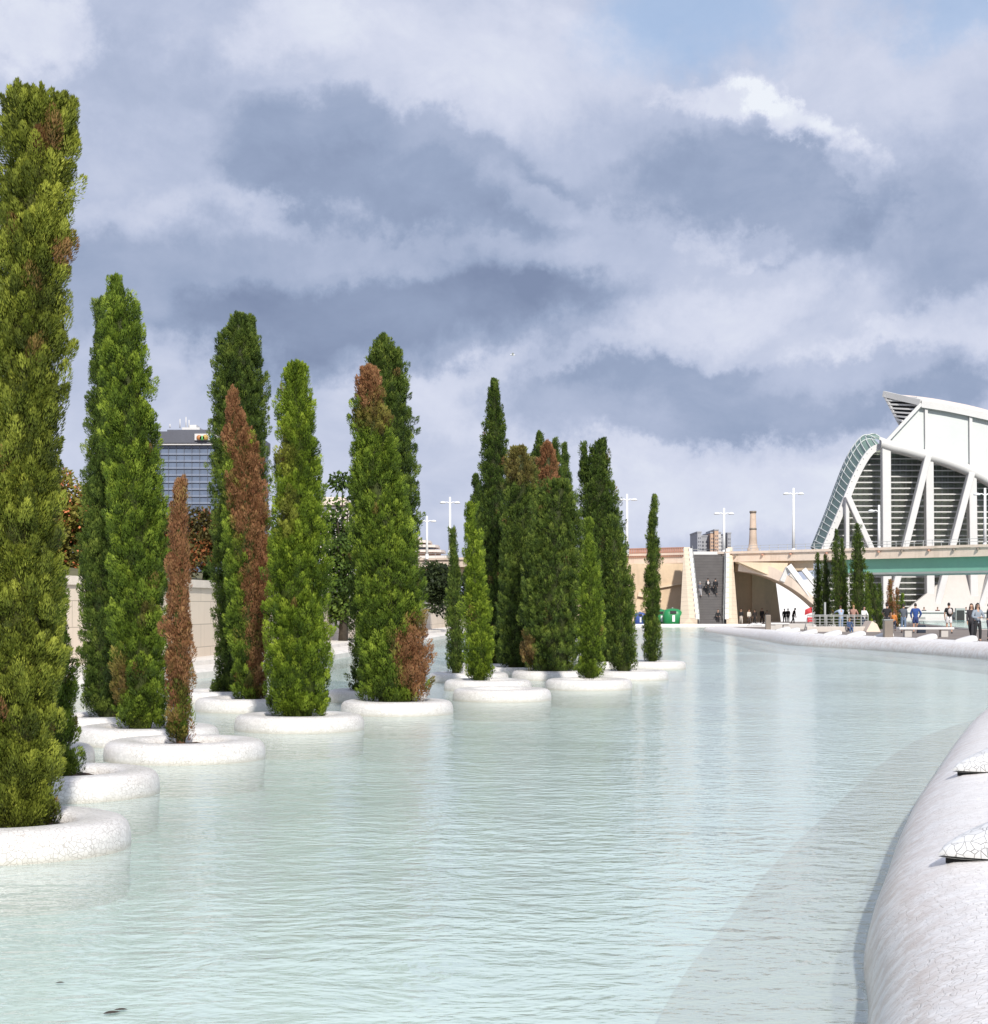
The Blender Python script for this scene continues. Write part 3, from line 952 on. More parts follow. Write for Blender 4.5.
T('slender dark tip between the brown-topped cypress and the big dark twin-tipped one', 72,
  [(443, 563, 566), (460, 560, 569), (500, 556, 574), (570, 553, 578), (640, 554, 577), (653, 560, 570)], 'cyp_dark', seed=39)
T('fat rounded cypress in the middle of the clump with a rusty patch at its foot', 50,
  [(479, 550, 568), (488, 541, 574), (505, 532, 580), (540, 525, 585), (580, 522, 587), (625, 521, 586), (655, 523, 582), (672, 530, 575)], 'cyp_mid', dead=[(528, 655, 9, 18, .6)], seed=40, ragged=1.5)
planter(550, 50, 'white planter under the fat rounded cypress')
T('slim fresh green cypress at the shoulder of the fat rounded one', 45,
  [(518, 587, 591), (535, 584, 595), (570, 580, 600), (620, 578, 604), (655, 578, 603), (674, 581, 598)], 'cyp', seed=41)
planter(588.5, 44.2, 'white planter under the slim fresh green cypress')
T('big dark cypress with two curled tips', 58.5,
  [(440, 601, 606), (455, 590, 608), (475, 580, 612), (500, 577, 619), (540, 578, 626), (590, 580, 632), (640, 584, 634), (655, 592, 626)], 'cyp_dark',
  spikes=[(584, 442, 12, 40, 0.1), (605, 438, 7, 30, 0)], seed=42, ragged=1.4)
planter(608, 58.5, 'white planter under the big dark two-tipped cypress')
T('green cypress standing at the side of the big dark twin-tipped one', 50.2,
  [(515, 607, 613), (535, 604, 622), (570, 602, 630), (610, 603, 635), (645, 607, 636), (668, 615, 632)], 'cyp_mid', seed=43)
planter(630, 50, 'white planter under the green cypress beside the two-tipped one')
T('lone narrow spire at the end of the row, in front of the stair wall', 58.5,
  [(495, 655, 658), (510, 650, 658), (535, 647, 658), (570, 645, 660), (610, 643, 661), (645, 643, 661), (662, 647, 657)], 'cyp_mid', seed=44)
planter(653, 58.5, 'white planter under the lone narrow spire at the row end')

# --- far cypresses by the railing
FG = 'cypresses by the railing across the water'
far = [
    ('slim dark cypress at the bridge arch end of the railing group', 148, [(553, 816, 819), (575, 814, 823), (600, 813, 825), (622, 814, 824)], 'cyp_dark'),
    ('dark cypress second from the bridge arch in the railing group', 146, [(555, 824, 827), (575, 821, 830), (600, 820, 832), (622, 821, 831)], 'cyp_dark'),
    ('tall pointed dark cypress in the middle of the railing group', 144, [(530, 835, 837), (550, 832, 840), (585, 831, 846), (622, 832, 848)], 'cyp_dark'),
    ('slim cypress touching the tall pointed one in the railing group', 147, [(539, 841, 843), (560, 839, 846), (590, 838, 849), (622, 839, 849)], 'cyp_dark'),
    ('tallest and thickest dark cypress of the railing group', 142, [(524, 856, 859), (540, 852, 863), (575, 850, 867), (610, 849, 869), (623, 851, 867)], 'cyp_dark'),
    ('light green slim cypress behind the tallest one of the railing group', 150, [(572, 866, 869), (590, 864, 872), (612, 863, 873), (622, 865, 872)], 'cyp_bright'),
    ('dark cypress leaning away at the end of the railing', 128, [(574, 868, 872), (590, 868, 876), (610, 872, 880), (626, 874, 883), (632, 877, 882)], 'cyp_dark'),
    ('short dark green cypress behind the leaning one', 160, [(584, 878, 881), (600, 876, 883), (620, 876, 884)], 'cyp_dark'),
    ('dead rust-brown cypress in front of the white museum column', 150, [(580, 889, 892), (595, 887, 894), (610, 886, 896), (621, 887, 895)], 'cyp'),
    ('small green cypress beside the dead brown one near the museum', 155, [(588, 896, 898), (604, 894, 900), (620, 894, 901)], 'cyp_dark'),
    ('smallest green cypress below the museum louvres', 158, [(594, 901, 903), (608, 899, 905), (620, 899, 905)], 'cyp'),
]
for i, (lab, d, pr, mt) in enumerate(far):
    T(lab, d, pr, mt, dead=[(891, 600, 8, 40, 1.0)] if 'dead' in lab else (), seed=60 + i, group=FG, base_z=bank_z(d) + 0.0)


# ------------------------------------------------------------------ broadleaf trees and shrubs
def leafy(name, label, cat, d, x, ytop, ybot, wpx, mat_, base_z, seed, clumps=26, leaf=0.14, per=150, group=None, dead=0.0, droop=0.0, squash=1.0):
    rng = np.random.default_rng(seed)
    c = at(x, (ytop + ybot) / 2, d)
    rx = wpx / 2 / F * d
    rzz = (ybot - ytop) / 2 / F * d
    base = Vector((c.x, d, base_z))
    th = thing(name, label, cat, base, group)
    u = unit(rng.normal(0, 1, (clumps, 3))) * (rng.random((clumps, 1)) ** 0.45) * 0.82
    cc = np.array(c) + u * np.array([rx, rx * squash, rzz])
    tk = MB()
    hh = c.z - base_z
    r0 = 0.04 * (rx + rzz) * 0.8 + 0.05
    tk.tube([(0, 0, -0.1), (0.05 * rx, 0, hh * 0.4), (0, 0.04, hh * 0.8), (0, 0, hh + rzz * 0.4)], [r0, r0 * 0.8, r0 * 0.6, r0 * 0.25], 8)
    for k in range(0, clumps, 2):
        e = Vector(cc[k]) - base
        s = Vector((0, 0, min(hh * 0.75, max(0.1, e.z * 0.6))))
        tk.tube([s, (s + e) / 2 + Vector((0, 0, 0.15 * rx)), e], [r0 * 0.4, r0 * 0.25, r0 * 0.08], 5)
    tk.build('trunk', M['bark_dark'], th)
    cr = np.minimum(rx, rzz) * rng.uniform(0.26, 0.48, clumps)
    pos = np.repeat(cc, per, 0)
    v = unit(rng.normal(0, 1, (clumps * per, 3)))
    pos = pos + v * (np.repeat(cr, per) * rng.random(clumps * per) ** 0.4)[:, None] * np.array([1.15, 1.15, 0.85])
    dr = unit(v * 0.7 + rng.normal(0, 0.6, v.shape) + np.array([[0, 0, -droop]]))
    side = unit(np.cross(dr, rng.normal(0, 1, v.shape)))
    bl = leaf * rng.uniform(0.6, 1.4, len(pos))
    tint = np.clip(np.repeat(rng.normal(0.45, 0.22, clumps), per) + rng.normal(0, 0.14, len(pos)), 0, 1)
    dd = np.clip((rng.random(len(pos)) < dead * np.repeat(rng.uniform(0, 2, clumps), per)).astype(float), 0, 1)
    leaf_mesh('crown', pos, dr, side, bl, bl * 0.6, tint, dd, M[mat_], th, base)
    return th


M['leaf'] = foliage('leaf_green', (0.025, 0.045, 0.010), (0.080, 0.135, 0.020), (0.20, 0.26, 0.04))
M['leaf_dark'] = foliage('leaf_dark', (0.014, 0.022, 0.010), (0.035, 0.052, 0.018), (0.075, 0.10, 0.03))
M['leaf_red'] = foliage('leaf_rusty', (0.06, 0.065, 0.014), (0.20, 0.19, 0.035), (0.38, 0.32, 0.07), dead=(0.58, 0.17, 0.06), dead2=(0.75, 0.28, 0.14))
M['leaf_rust'] = foliage('leaf_russet', (0.04, 0.035, 0.012), (0.10, 0.085, 0.022), (0.20, 0.14, 0.04), dead=(0.26, 0.09, 0.03), dead2=(0.36, 0.13, 0.05))
BG_ = 'garden trees above the retaining wall'
leafy('flowering_tree', 'red-flowered bushy tree above the wall beside the tallest cypress', 'tree', 62, 66, 444, 600, 80, 'leaf_red', 2.9, 5, 46, 0.15, 330, BG_, dead=0.10)
leafy('flowering_tree', 'orange-flowered bushy tree behind the cypress with the thin spike', 'tree', 66, 118, 470, 600, 90, 'leaf_red', 3.0, 6, 26, 0.15, 220, BG_, dead=0.09)
leafy('shrub_tree', 'rusty leaved tree above the wall behind the thin dead cypress', 'tree', 68, 172, 505, 585, 62, 'leaf_rust', 3.0, 7, 26, 0.15, 240, BG_, dead=0.25)
leafy('shrub_tree', 'dark russet tree below the blue office block', 'tree', 70, 205, 498, 584, 60, 'leaf_rust', 3.0, 8, 28, 0.15, 240, BG_, dead=0.2)
leafy('shrub', 'small yellow-green bush on top of the cream wall', 'shrub', 66, 210, 566, 582, 22, 'leaf', 2.9, 9, 10, 0.12, 120, BG_)
leafy('garden_tree', 'open green tree showing between the blunt-topped and brown-tipped cypresses', 'tree', 84, 343, 462, 640, 66, 'leaf', 0.45, 10, 40, 0.2, 170, None, droop=0.3)
leafy('garden_tree', 'dark round tree hanging over the wall below the lamp posts', 'tree', 122, 436, 558, 618, 50, 'leaf_dark', 2.9, 14, 30, 0.24, 220, BG_)
leafy('garden_tree', 'dark tree behind the thin dark spire at the bridge end of the wall', 'tree', 140, 472, 560, 625, 50, 'leaf_dark', 2.9, 15, 26, 0.26, 200, BG_)
leafy('garden_tree', 'green tree glimpsed between the half dead and blunt-topped cypresses', 'tree', 95, 268, 520, 625, 60, 'leaf', 3.0, 16, 30, 0.2, 180, BG_)
leafy('shrub', 'low bush trailing over the wall beside the flowering tree', 'shrub', 52.2, 72, 574, 604, 34, 'leaf_red', 2.8, 17, 14, 0.12, 90, BG_, dead=0.1, droop=0.8)

# ------------------------------------------------------------------ bridge
BR = thing('road_bridge', 'long pale concrete road bridge with a turquoise girder crossing behind the pool', 'bridge', at(730, 553, 185))
BO = BR.location.copy()


def deck_y(x):            # depth of the bridge front at a picture column
    return 185 - (x - 730) / 258 * 22


def bpt(x, z, back=0.0):
    d = deck_y(x)
    return Vector(((x - 494) / F * d, d + back, z))


def band(name, m, x0, x1, z0, z1, b0, b1, step=20, z1f=None):
    mb = MB()
    rows_ = []
    n = max(1, int(abs(x1 - x0) / step))
    for i in range(n + 1):
        x = x0 + (x1 - x0) * i / n
        rows_.append([bpt(x, z0, b0), bpt(x, z1, b0), bpt(x, z1, b1), bpt(x, z0, b1), bpt(x, z0, b0)])
    mb.grid(rows_, False)
    mb.add(rows_[0][:4], [(0, 1, 2, 3)])
    mb.add(rows_[-1][:4], [(3, 2, 1, 0)])
    o = mb.build(name, m, BR)
    relink(o, BO)
    return o


band('deck', M['deck'], 380, 1240, 6.75, 7.6, 0.0, 16.0)
band('road_surface', M['asphalt'], 380, 1240, 7.604, 7.62, 1.2, 15.0)
band('cornice', M['deck'], 380, 1240, 7.62, 7.86, -0.25, 0.35)
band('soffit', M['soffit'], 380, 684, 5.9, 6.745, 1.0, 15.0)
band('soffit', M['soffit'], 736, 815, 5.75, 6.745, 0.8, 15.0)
band('girder', M['turq'], 850, 1240, 5.42, 6.745, 1.0, 14.0)
band('girder_flange', M['steelgrey'], 850, 1240, 5.22, 5.415, 0.75, 14.3)
# railing
for (xa_, xb_) in ((380, 684), (733, 1240)):
    rl = MB()
    m_ = int((xb_ - xa_) / 9)
    for i in range(m_ + 1):
        p = bpt(xa_ + (xb_ - xa_) * i / m_, 7.86, -0.05)
        rl.box(p.x - 0.025, p.x + 0.025, p.y - 0.025, p.y + 0.025, p.z, p.z + 0.55)
    for z in (8.15, 8.42):
        for k in range(8):
            rl.beam(bpt(xa_ + (xb_ - xa_) * k / 8, z, -0.05), bpt(xa_ + (xb_ - xa_) * (k + 1) / 8, z, -0.05), 0.035, 0.04)
    o = rl.build('railing', M['lightsteel'], BR)
    relink(o, BO)
rr_ = MB()
for k in range(26):
    x = 628 + 54 * k / 25
    p = bpt(x, 7.1, -0.12)
    rr_.box(p.x - 0.10, p.x + 0.10, p.y - 0.05, p.y + 0.10, 7.45, 8.35)
for z in (8.4, 7.95):
    rr_.beam(bpt(624, z, -0.12), bpt(684, z, -0.12), 0.12, 0.12)
o = rr_.build('balustrade', M['redrail'], BR)
relink(o, BO)
for x in (735, 762, 790, 826, 878, 901, 928, 953, 977):
    p = bpt(x, 7.45, -0.35)
    s_ = MB().box(-0.10, 0.10, -0.02, 0.30, -0.09, 0.09).build('spotlight', M['bin'] if x % 2 else M['redrail'], BR)
    s_.location = p - BO
# abutment walls under the bridge
ab = MB()
pA, pB, pC = at(560, 620, 199), at(690, 620, 199), at(690, 620, 199)
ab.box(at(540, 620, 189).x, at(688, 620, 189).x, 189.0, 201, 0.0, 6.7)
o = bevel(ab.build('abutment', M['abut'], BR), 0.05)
relink(o, BO)
ab2 = MB()
ab2.box(at(735, 620, 189).x, at(752, 620, 189).x, 189.2, 200, 0.0, 5.9)
ab2.prism([at(752, 622, 189), at(768, 622, 190), at(781, 622, 190.5), at(775, 575, 190.5), at(760, 572, 190), at(752, 572, 189)], (0, 6, 0))
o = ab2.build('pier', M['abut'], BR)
relink(o, BO)
ld = MB()
a0, a1 = at(662, 601.5, 188.8), at(689, 596, 188.8)
ld.beam(at(638, 594, 188.8), at(662, 598, 188.8), 0.3, 0.5)
ld.beam(at(655, 588, 188.8), at(684, 583, 188.8), 0.3, 0.18)
o = ld.build('ledge', M['soffit'], BR)
relink(o, BO)
# concrete arch with struts
arc = curve([at(738, 571, 182.5), at(758, 574, 181), at(776, 580, 179.5), at(793, 589, 178), at(808, 600, 177), at(822, 613, 176)], 6)
ar = MB()
rows_ = []
for i, p in enumerate(arc):
    f = i / (len(arc) - 1)
    th_ = 0.35 + 0.8 * (1 - abs(f - 0.35))
    rows_.append([p, p + Vector((0.1 * th_, 0, th_)), p + Vector((0.1 * th_, 3.5, th_)), p + Vector((0, 3.5, 0)), p])
ar.grid(rows_, False)
o = ar.build('arch', M['deck'], BR)
relink(o, BO)
sp = MB()
for a, b, w in (((789, 566, 178.5), (815, 601, 177), 0.55), ((804, 570, 178.2), (822, 592, 177), 0.5), ((788, 568, 178.8), (782, 581, 179), 0.5), ((805, 586, 180), (790, 574, 180), 0.4)):
    sp.beam(at(*a), at(*b), w, 0.6, (0, 1, 0))
o = sp.build('strut', M['white'], BR)
relink(o, BO)
fl_ = MB().prism([at(738, 562, 181.5), at(788, 563, 179.5), at(783, 581, 179.5), at(760, 574, 181)], (0, 2.5, 0))
o = fl_.build('spandrel', M['soffit'], BR)
relink(o, BO)

# bridge stairs
ST = thing('stairs', 'broad dark stone staircase climbing to the bridge between two pale flared walls', 'stairs', at(711, 625, 176.6))
SO = ST.location.copy()
Y0, Y1, ZB, ZT = 176.6, 185.9, 0.124, 7.55
N = 44


def stx(f, side):
    xb, xt = ((697, 690), (726, 727.5))[side]
    Y = Y0 + (Y1 - Y0) * f
    return ((xb + (xt - xb) * f) - 494) / F * Y


sm = MB()
for i in range(N):
    f0, f1 = i / N, (i + 1) / N
    sm.box(stx(f0, 0), stx(f0, 1), Y0 + (Y1 - Y0) * f0, Y1 + 0.5, ZB + (ZT - ZB) * f0, ZB + (ZT - ZB) * f1 - 0.04)
    sm.box(stx(f0, 0), stx(f0, 1), Y0 + (Y1 - Y0) * f0 - 0.05, Y1 + 0.5, ZB + (ZT - ZB) * f1 - 0.04, ZB + (ZT - ZB) * f1)
o = sm.build('steps', M['stepgrey'], ST)
relink(o, SO)
for side in (0, 1):
    s = -1 if side == 0 else 1
    wl = MB()
    b_in, t_in = Vector((stx(0, side), Y0 - 0.3, 0)), Vector((stx(1, side), Y1, 0))
    ow_b, ow_t = (1.75, 0.65) if side == 0 else (1.25, 0.5)
    zb, zt = 0.9, 8.35
    vs = [b_in, b_in + Vector((s * ow_b, 0.3, 0)), t_in + Vector((s * ow_t, 0, 0)), t_in,
          b_in + Vector((0, 0, zb)), b_in + Vector((s * ow_b * 0.45, 0.3, zb)), t_in + Vector((s * ow_t, 0, zt)), t_in + Vector((0, 0, zt))]
    wl.add(vs, [(0, 1, 2, 3), (4, 5, 6, 7), (0, 1, 5, 4), (1, 2, 6, 5), (2, 3, 7, 6), (3, 0, 4, 7)])
    o = wl.build('side_wall', M['stairwall'], ST, fix=True)
    relink(o, SO)
    cp = MB()
    for k in range(14):
        f = (k + 0.5) / 14
        c = vs[4].lerp(vs[7], f)
        cp.box(c.x - 0.18, c.x + 0.18, c.y - 0.33, c.y + 0.42, c.z - 0.4, c.z + 0.12)
    o = cp.build('stepped_coping', M['white'], ST)
    relink(o, SO)
    hr = MB()
    hr.tube([Vector((stx(0, side) - s * 0.25, Y0, ZB + 0.95)), Vector((stx(1, side) - s * 0.25, Y1, ZT + 0.95))], 0.035, 6)
    for k in range(8):
        f = k / 7
        q = Vector((stx(f, side) - s * 0.25, Y0 + (Y1 - Y0) * f, ZB + (ZT - ZB) * f))
        hr.tube([q, q + Vector((0, 0, 0.95))], 0.03, 6)
    o = hr.build('handrail', M['steelgrey'], ST)
    relink(o, SO)
lb_ = MB().beam(Vector((stx(1, 0), Y1 + 0.2, 7.72)), Vector((stx(1, 1), Y1 + 0.2, 7.72)), 0.5, 0.32)
o = lb_.build('landing_edge', M['white'], ST)
relink(o, SO)
fr_ = MB()
for z in (8.1, 8.4):
    fr_.beam(Vector((stx(1, 0), Y1 + 9, z)), Vector((stx(1, 1), Y1 + 9, z)), 0.06, 0.06)
o = fr_.build('landing_rail', M['steelgrey'], ST)
relink(o, SO)

# ------------------------------------------------------------------ lamp posts
LG = 'white twin-arm lamp posts along the bridge'
_lamp = None


def lamp(x, ytop, d, label, ybase=None, single=False):
    global _lamp
    zt = H + (HZ - ytop) / F * d
    zb = 7.62
    X = (x - 494) / F * d
    th = thing('street_lamp', label, 'street lamp', (X, d, zb), LG)
    h = zt - zb
    MB().tube([(0, 0, 0), (0, 0, h * 0.5), (0, 0, h)], [0.17, 0.14, 0.11], 10).build('pole', M['white_paint'], th)
    for s in ((-1,) if single else (-1, 1)):
        MB().tube([(0, 0, h - 0.75), (s * 0.3, 0, h - 0.55), (s * 0.62, 0, h - 0.58)], [0.07, 0.055, 0.055], 8).build('arm', M['white_paint'], th)
        MB().lathe([(0.01, 0.14), (0.13, 0.13), (0.28, 0.06), (0.34, -0.04), (0.30, -0.10), (0.01, -0.10)], 18).build('lamp_head', M['white_paint'], th, (s * 0.78, 0, h - 0.60))
    MB().lathe([(0.2, 0), (0.2, 0.5), (0.12, 0.6)], 12).build('lamp_base', M['white_paint'], th)
    return th


lamp(427, 516, 205, 'lower lamp post next to the terraced white building')
lamp(450, 497, 190, 'tall lamp post above the thin dark spire')
lamp(627, 494, 188, 'lamp post half hidden behind the big dark two-tipped cypress')
lamp(724, 508, 190, 'lamp post in front of the grey apartment towers')
lamp(793.5, 488, 184, 'tall lamp post between the old chimney and the museum')
lamp(879, 505, 178, 'short single-arm lamp post in front of the museum louvres', single=True)
lamp(985, 488, 168, 'lamp post at the photo edge in front of the museum')

# ------------------------------------------------------------------ museum
MU = thing('museum', 'huge white ribbed museum with a curved glazed end and slanting columns', 'museum', at(905, 620, 235))
MO = MU.location.copy()
MD = 235.0


def mpart(mb, name, m, fix=True):
    o = mb.build(name, m, MU, fix=fix)
    relink(o, MO)
    return o


inner = [(823, 552), (825, 547), (837, 519.5), (847, 496), (853.7, 479.5), (864, 459.5), (872.6, 449), (881, 445.5)]
outer = [(816, 552), (818, 547), (830.5, 515), (843, 479.5), (853.7, 454), (864, 439.5), (871.6, 434), (879, 436), (884, 442)]
ic = curve([at(x, y, MD) for x, y in inner], 6)
oc_ = curve([at(x, y, MD + 22) for x, y in outer], 6)


def resample(c, n):
    L_ = [0]
    for a, b in zip(c, c[1:]):
        L_.append(L_[-1] + (b - a).length)
    out = []
    for k in range(n):
        s = L_[-1] * k / (n - 1)
        j = max(i for i in range(len(L_)) if L_[i] <= s + 1e-9)
        j = min(j, len(c) - 2)
        out.append(c[j].lerp(c[j + 1], min(1, (s - L_[j]) / max(1e-9, L_[j + 1] - L_[j]))))
    return out


ir, orr = resample(ic, 40), resample(oc_, 40)
rows_ = []
for a, b in zip(ir, orr):
    rows_.append([a.lerp(b, k / 6) + Vector((-1, 0, 0.6)) * (1.1 * math.sin(math.pi * k / 6)) for k in range(7)])
mpart(MB().grid(rows_), 'glazed_shell', M['shell'], False)
rb = MB()
for i in range(0, 40, 2):
    rb.tube([p + Vector((-0.1, -0.1, 0.06)) for p in rows_[i]], 0.07, 5)
for k in (2, 4, 6):
    rb.tube([r[k] + Vector((-0.1, -0.1, 0.06)) for r in rows_], 0.07, 5)
mpart(rb, 'shell_ribs', M['mint'], False)
# white edge arch
ar = MB()
rows2 = []
for i, p in enumerate(ir):
    tg = (ir[min(i + 1, 39)] - ir[max(i - 1, 0)]).normalized()
    nrm = Vector((tg.z, 0, -tg.x)) * 0.55
    rows2.append([p - nrm * 0.6, p + nrm, p + nrm + Vector((0, 0.7, 0)), p - nrm * 0.6 + Vector((0, 0.7, 0)), p - nrm * 0.6])
ar.grid(rows2, False)
mpart(ar, 'edge_arch', M['white'], False)
# upper panel and its curved lower band
pan_top = [(885, 443), (904, 422.6), (921, 405), (948.4, 409.5), (988, 418), (1030, 429), (1075, 443)]
pan_bot = [(881, 443), (889.5, 446), (906, 450), (925, 455.5), (938, 458.5), (959, 466), (976, 473.5), (988, 480), (1010, 493), (1040, 512), (1075, 536)]
mpart(MB().prism([at(x, y, MD - 0.5) for x, y in pan_top] + [at(x, y, MD - 0.5) for x, y in pan_bot[::-1]], (0, 1.2, 0)), 'upper_panel', M['mint'])
bb = curve([at(x, y, MD - 1.3) for x, y in pan_bot], 5)
rows3 = [[p + Vector((0, 0.6, 0.9)), p + Vector((0, -0.1, 0.75)), p + Vector((0, -0.4, 0.1)), p + Vector((0, -0.1, -0.55)), p + Vector((0, 1.0, -0.7)), p + Vector((0, 1.0, 0.9))] for p in bb]
mpart(MB().grid(rows3), 'curved_beam', M['white'], False)
# top rim and roof
tr_ = curve([at(x, y - 1.5, MD - 0.9) for x, y in pan_top[2:]], 5)
rg_ = curve([at(884, 393.6, MD + 5), at(915, 396, MD + 6), at(948, 401, MD + 7), at(988, 410, MD + 8), at(1075, 436, MD + 10)], 6)
trr, rgr = resample(tr_, 24), resample(rg_, 24)
mpart(MB().grid([[a, a.lerp(b, 0.5) + Vector((0, 0, 0.3)), b] for a, b in zip(trr, rgr)]), 'roof', M['pinkroof'], False)
mpart(MB().grid([[p + Vector((0, -0.3, -0.55)), p + Vector((0, -0.35, 0.35)), p + Vector((0, 1.2, 0.4)), p + Vector((0, 1.2, -0.55))] for p in trr], False), 'roof_edge', M['white'], False)
ed = MB()
ed.beam(at(884, 394, MD + 5), at(921, 402.5, MD - 0.9), 0.5, 0.8)
ed.beam(at(921, 404, MD - 0.9), at(884.5, 443.5, MD - 0.9), 0.42, 0.6, (0, 1, 0))
ed.beam(at(884, 394, MD + 5), at(900, 424, MD + 2), 0.35, 0.35)
mpart(ed, 'prow_frame', M['white'])
lv = MB()
for k in range(7):
    y = 396.5 + k * 3.9
    f = (y - 394) / 30
    lv.beam(at(884 + 16 * f, y, MD + 5 - 3 * f), at(918.5 - (y - 404) * 0.93 if y > 404 else 918, y + 1.2, MD + 0.6), 0.55, 0.22)
mpart(lv, 'prow_slats', M['white'])
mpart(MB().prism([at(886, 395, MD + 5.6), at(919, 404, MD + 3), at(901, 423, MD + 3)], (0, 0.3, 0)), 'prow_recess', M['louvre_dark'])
mu = MB()
for x, y0, y1 in ((926, 404, 456), (970.5, 413.5, 472), (1018, 426, 497)):
    mu.beam(at(x, y0, MD - 0.75), at(x + 0.5, y1, MD - 0.75), 0.38, 0.4)
mpart(mu, 'panel_ribs', M['white'])
# glass wall
gw_pts = [(819, 622), (823, 552), (837, 521), (847, 498), (853.7, 481), (864, 461), (872.6, 451), (881, 447)] + [(x, y + 1) for x, y in pan_bot[1:]] + [(1075, 622)]
mpart(MB().prism([at(x * 1.0, y, MD + 3) for x, y in gw_pts], (0, 0.3, 0)), 'glass_wall', M['glass'])
ax_ = [p[0] for p in inner[::-1]]
ay_ = [p[1] for p in inner[::-1]]
bx_ = [p[0] for p in pan_bot]
by_ = [p[1] for p in pan_bot]
fn = MB()
k = 0
y = 453.0
while y < 612:
    xl_ = float(np.interp(y, ay_, ax_)) if y < 552 else 823
    xr_ = float(np.interp(y, by_, bx_)) if y < 536 else 1075
    a, b = at(xl_ + 1, y, MD + 2.2), at(xr_ - 0.5, y, MD + 2.2)
    fn.box(a.x, b.x, MD + 1.9, MD + 2.7, a.z - 0.075, a.z + 0.075)
    y += 5.9
mpart(fn, 'sun_louvres', M['white'], False)
vm = MB()
for x in range(828, 1075, 6):
    y0 = float(np.interp(x, [823, 837, 847, 864, 881], [552, 521, 498, 461, 448])) if x < 881 else float(np.interp(x, bx_, by_))
    vm.beam(at(x, y0 + 2, MD + 2.85), at(x, 621, MD + 2.85), 0.10, 0.08)
mpart(vm, 'glazing_bars', M['steelgrey'])


def mcol(a, b, w, nm='column', m='white', d0=MD - 0.6, dep=1.4):
    mb = MB()
    mb.beam(at(*a, d0), at(*b, d0), w, dep, (0, 1, 0))
    o = mb.build(nm, M[m], MU, fix=True)
    relink(o, MO)
    return bevel(o, 0.1, 2)


mcol((885.5, 446), (886.5, 622), 1.15)
mcol((928.5, 458), (929.8, 622), 1.05)
mcol((971.5, 474), (973.5, 622), 1.05)
mcol((1019, 500), (1021, 622), 1.05)
mcol((927.5, 456), (887.5, 616), 0.85, 'brace', d0=MD - 1.2)
mcol((971, 473), (932, 622), 0.85, 'brace', d0=MD - 1.2)
mcol((1018, 498), (975, 622), 0.85, 'brace', d0=MD - 1.2)
mcol((847, 496), (875, 558), 0.75, 'brace', d0=MD - 0.7)
mcol((846.5, 497), (847, 622), 0.5, 'brace', d0=MD - 0.3)
mcol((825, 550), (823, 622), 0.8, 'brace', d0=MD - 0.3)
mcol((862, 575), (862, 622), 0.6, 'brace', d0=MD - 0.3)
# sloped white base walls
bw_ = MB().prism([at(900, 622, MD - 2.5), at(905, 611, MD - 2.5), at(952, 572, MD + 1), at(968, 560, MD + 1), at(1075, 560, MD + 1), at(1075, 622, MD - 2.5)], (0, 0.6, 0))
mpart(bw_, 'buttress_wall', M['greywall'])
lw_ = MB().prism([at(768, 622, 222), at(770, 583, 228), at(823, 578, 228), at(822, 622, 222)], (0, 0.6, 0))
mpart(lw_, 'white_ramp_wall', M['white'])

# ------------------------------------------------------------------ city behind
OB = thing('office_block', 'dark blue glass office block with a colourful sign under its roof edge', 'office building', at(190, 560, 420))
OO = OB.location.copy()


def opart(mb, name, m):
    o = mb.build(name, m, OB)
    relink(o, OO)
    return o


def ob_box(mb, x0, x1, y0, y1, d0, d1):
    a, b = at(x0, y1, 420), at(x1, y0, 420)
    return mb.box(a.x, b.x, d0, d1, a.z, b.z)


M['off_glass'] = surf('office_glass', (0.135, 0.175, 0.255), 0.35, 0.25, 0.2, spec=0.7)
M['off_band'] = surf('office_band', (0.19, 0.225, 0.30), 0.45, 0.1, 0.3)
M['off_dark'] = surf('office_roof', (0.10, 0.105, 0.13), 0.5, 0.1, 0.3)
opart(ob_box(MB(), 152, 252, 442, 640, 420, 450), 'tower', M['off_glass'])
mb = MB()
for k in range(9):
    y = 446 + k * 7.0
    ob_box(mb, 151.6, 252.4, y, y + 2.0, 419.7, 450.2)
opart(mb, 'spandrel_bands', M['off_band'])
mb = MB()
for k in range(13):
    x = 153 + k * 7.8
    ob_box(mb, x, x + 0.3, 445.5, 520, 419.62, 420.1)
opart(mb, 'facade_fins', M['off_dark'])
mb = MB()
ob_box(mb, 150.5, 254, 432, 443.5, 418.5, 451)
ob_box(mb, 164, 250, 428, 432, 424, 447)
opart(mb, 'roof_storey', M['off_dark'])
mb = MB()
a = at(160, 443, 420)
opart(ob_box(mb, 151, 253.5, 443.6, 445.4, 418.8, 450.8), 'cornice', M['white'])
sg = opart(ob_box(MB(), 196, 222, 434.5, 441, 418.0, 418.45), 'roof_sign', M['white'])
for (x, y, r_, c) in ((199, 437.5, 0.6, (0.45, 0.19, 0.07)), (202, 438, 0.55, (0.12, 0.4, 0.12)), (205.5, 437.3, 0.65, (0.50, 0.32, 0.08)), (212, 437.5, 0.55, (0.1, 0.3, 0.5))):
    p = at(x, y, 417.7)
    m_ = MB().lathe([(0.01, 0.05), (r_, 0.05), (r_, -0.05), (0.01, -0.05)], 16)
    o = m_.build('sign_dot', surf('sign_paint', c, 0.5, 0.05), OB)
    o.rotation_euler = (R(90), 0, 0)
    o.location = p - OO
mb = MB()
ob_box(mb, 176, 194, 424, 428, 428, 436)
ob_box(mb, 183, 190, 421, 424, 429, 434)
for x, y in ((180, 419), (186, 417), (189, 420), (170, 424)):
    mb.tube([at(x, 428, 430), at(x, y, 430)], 0.14, 5)
opart(mb, 'roof_plant', M['white'])

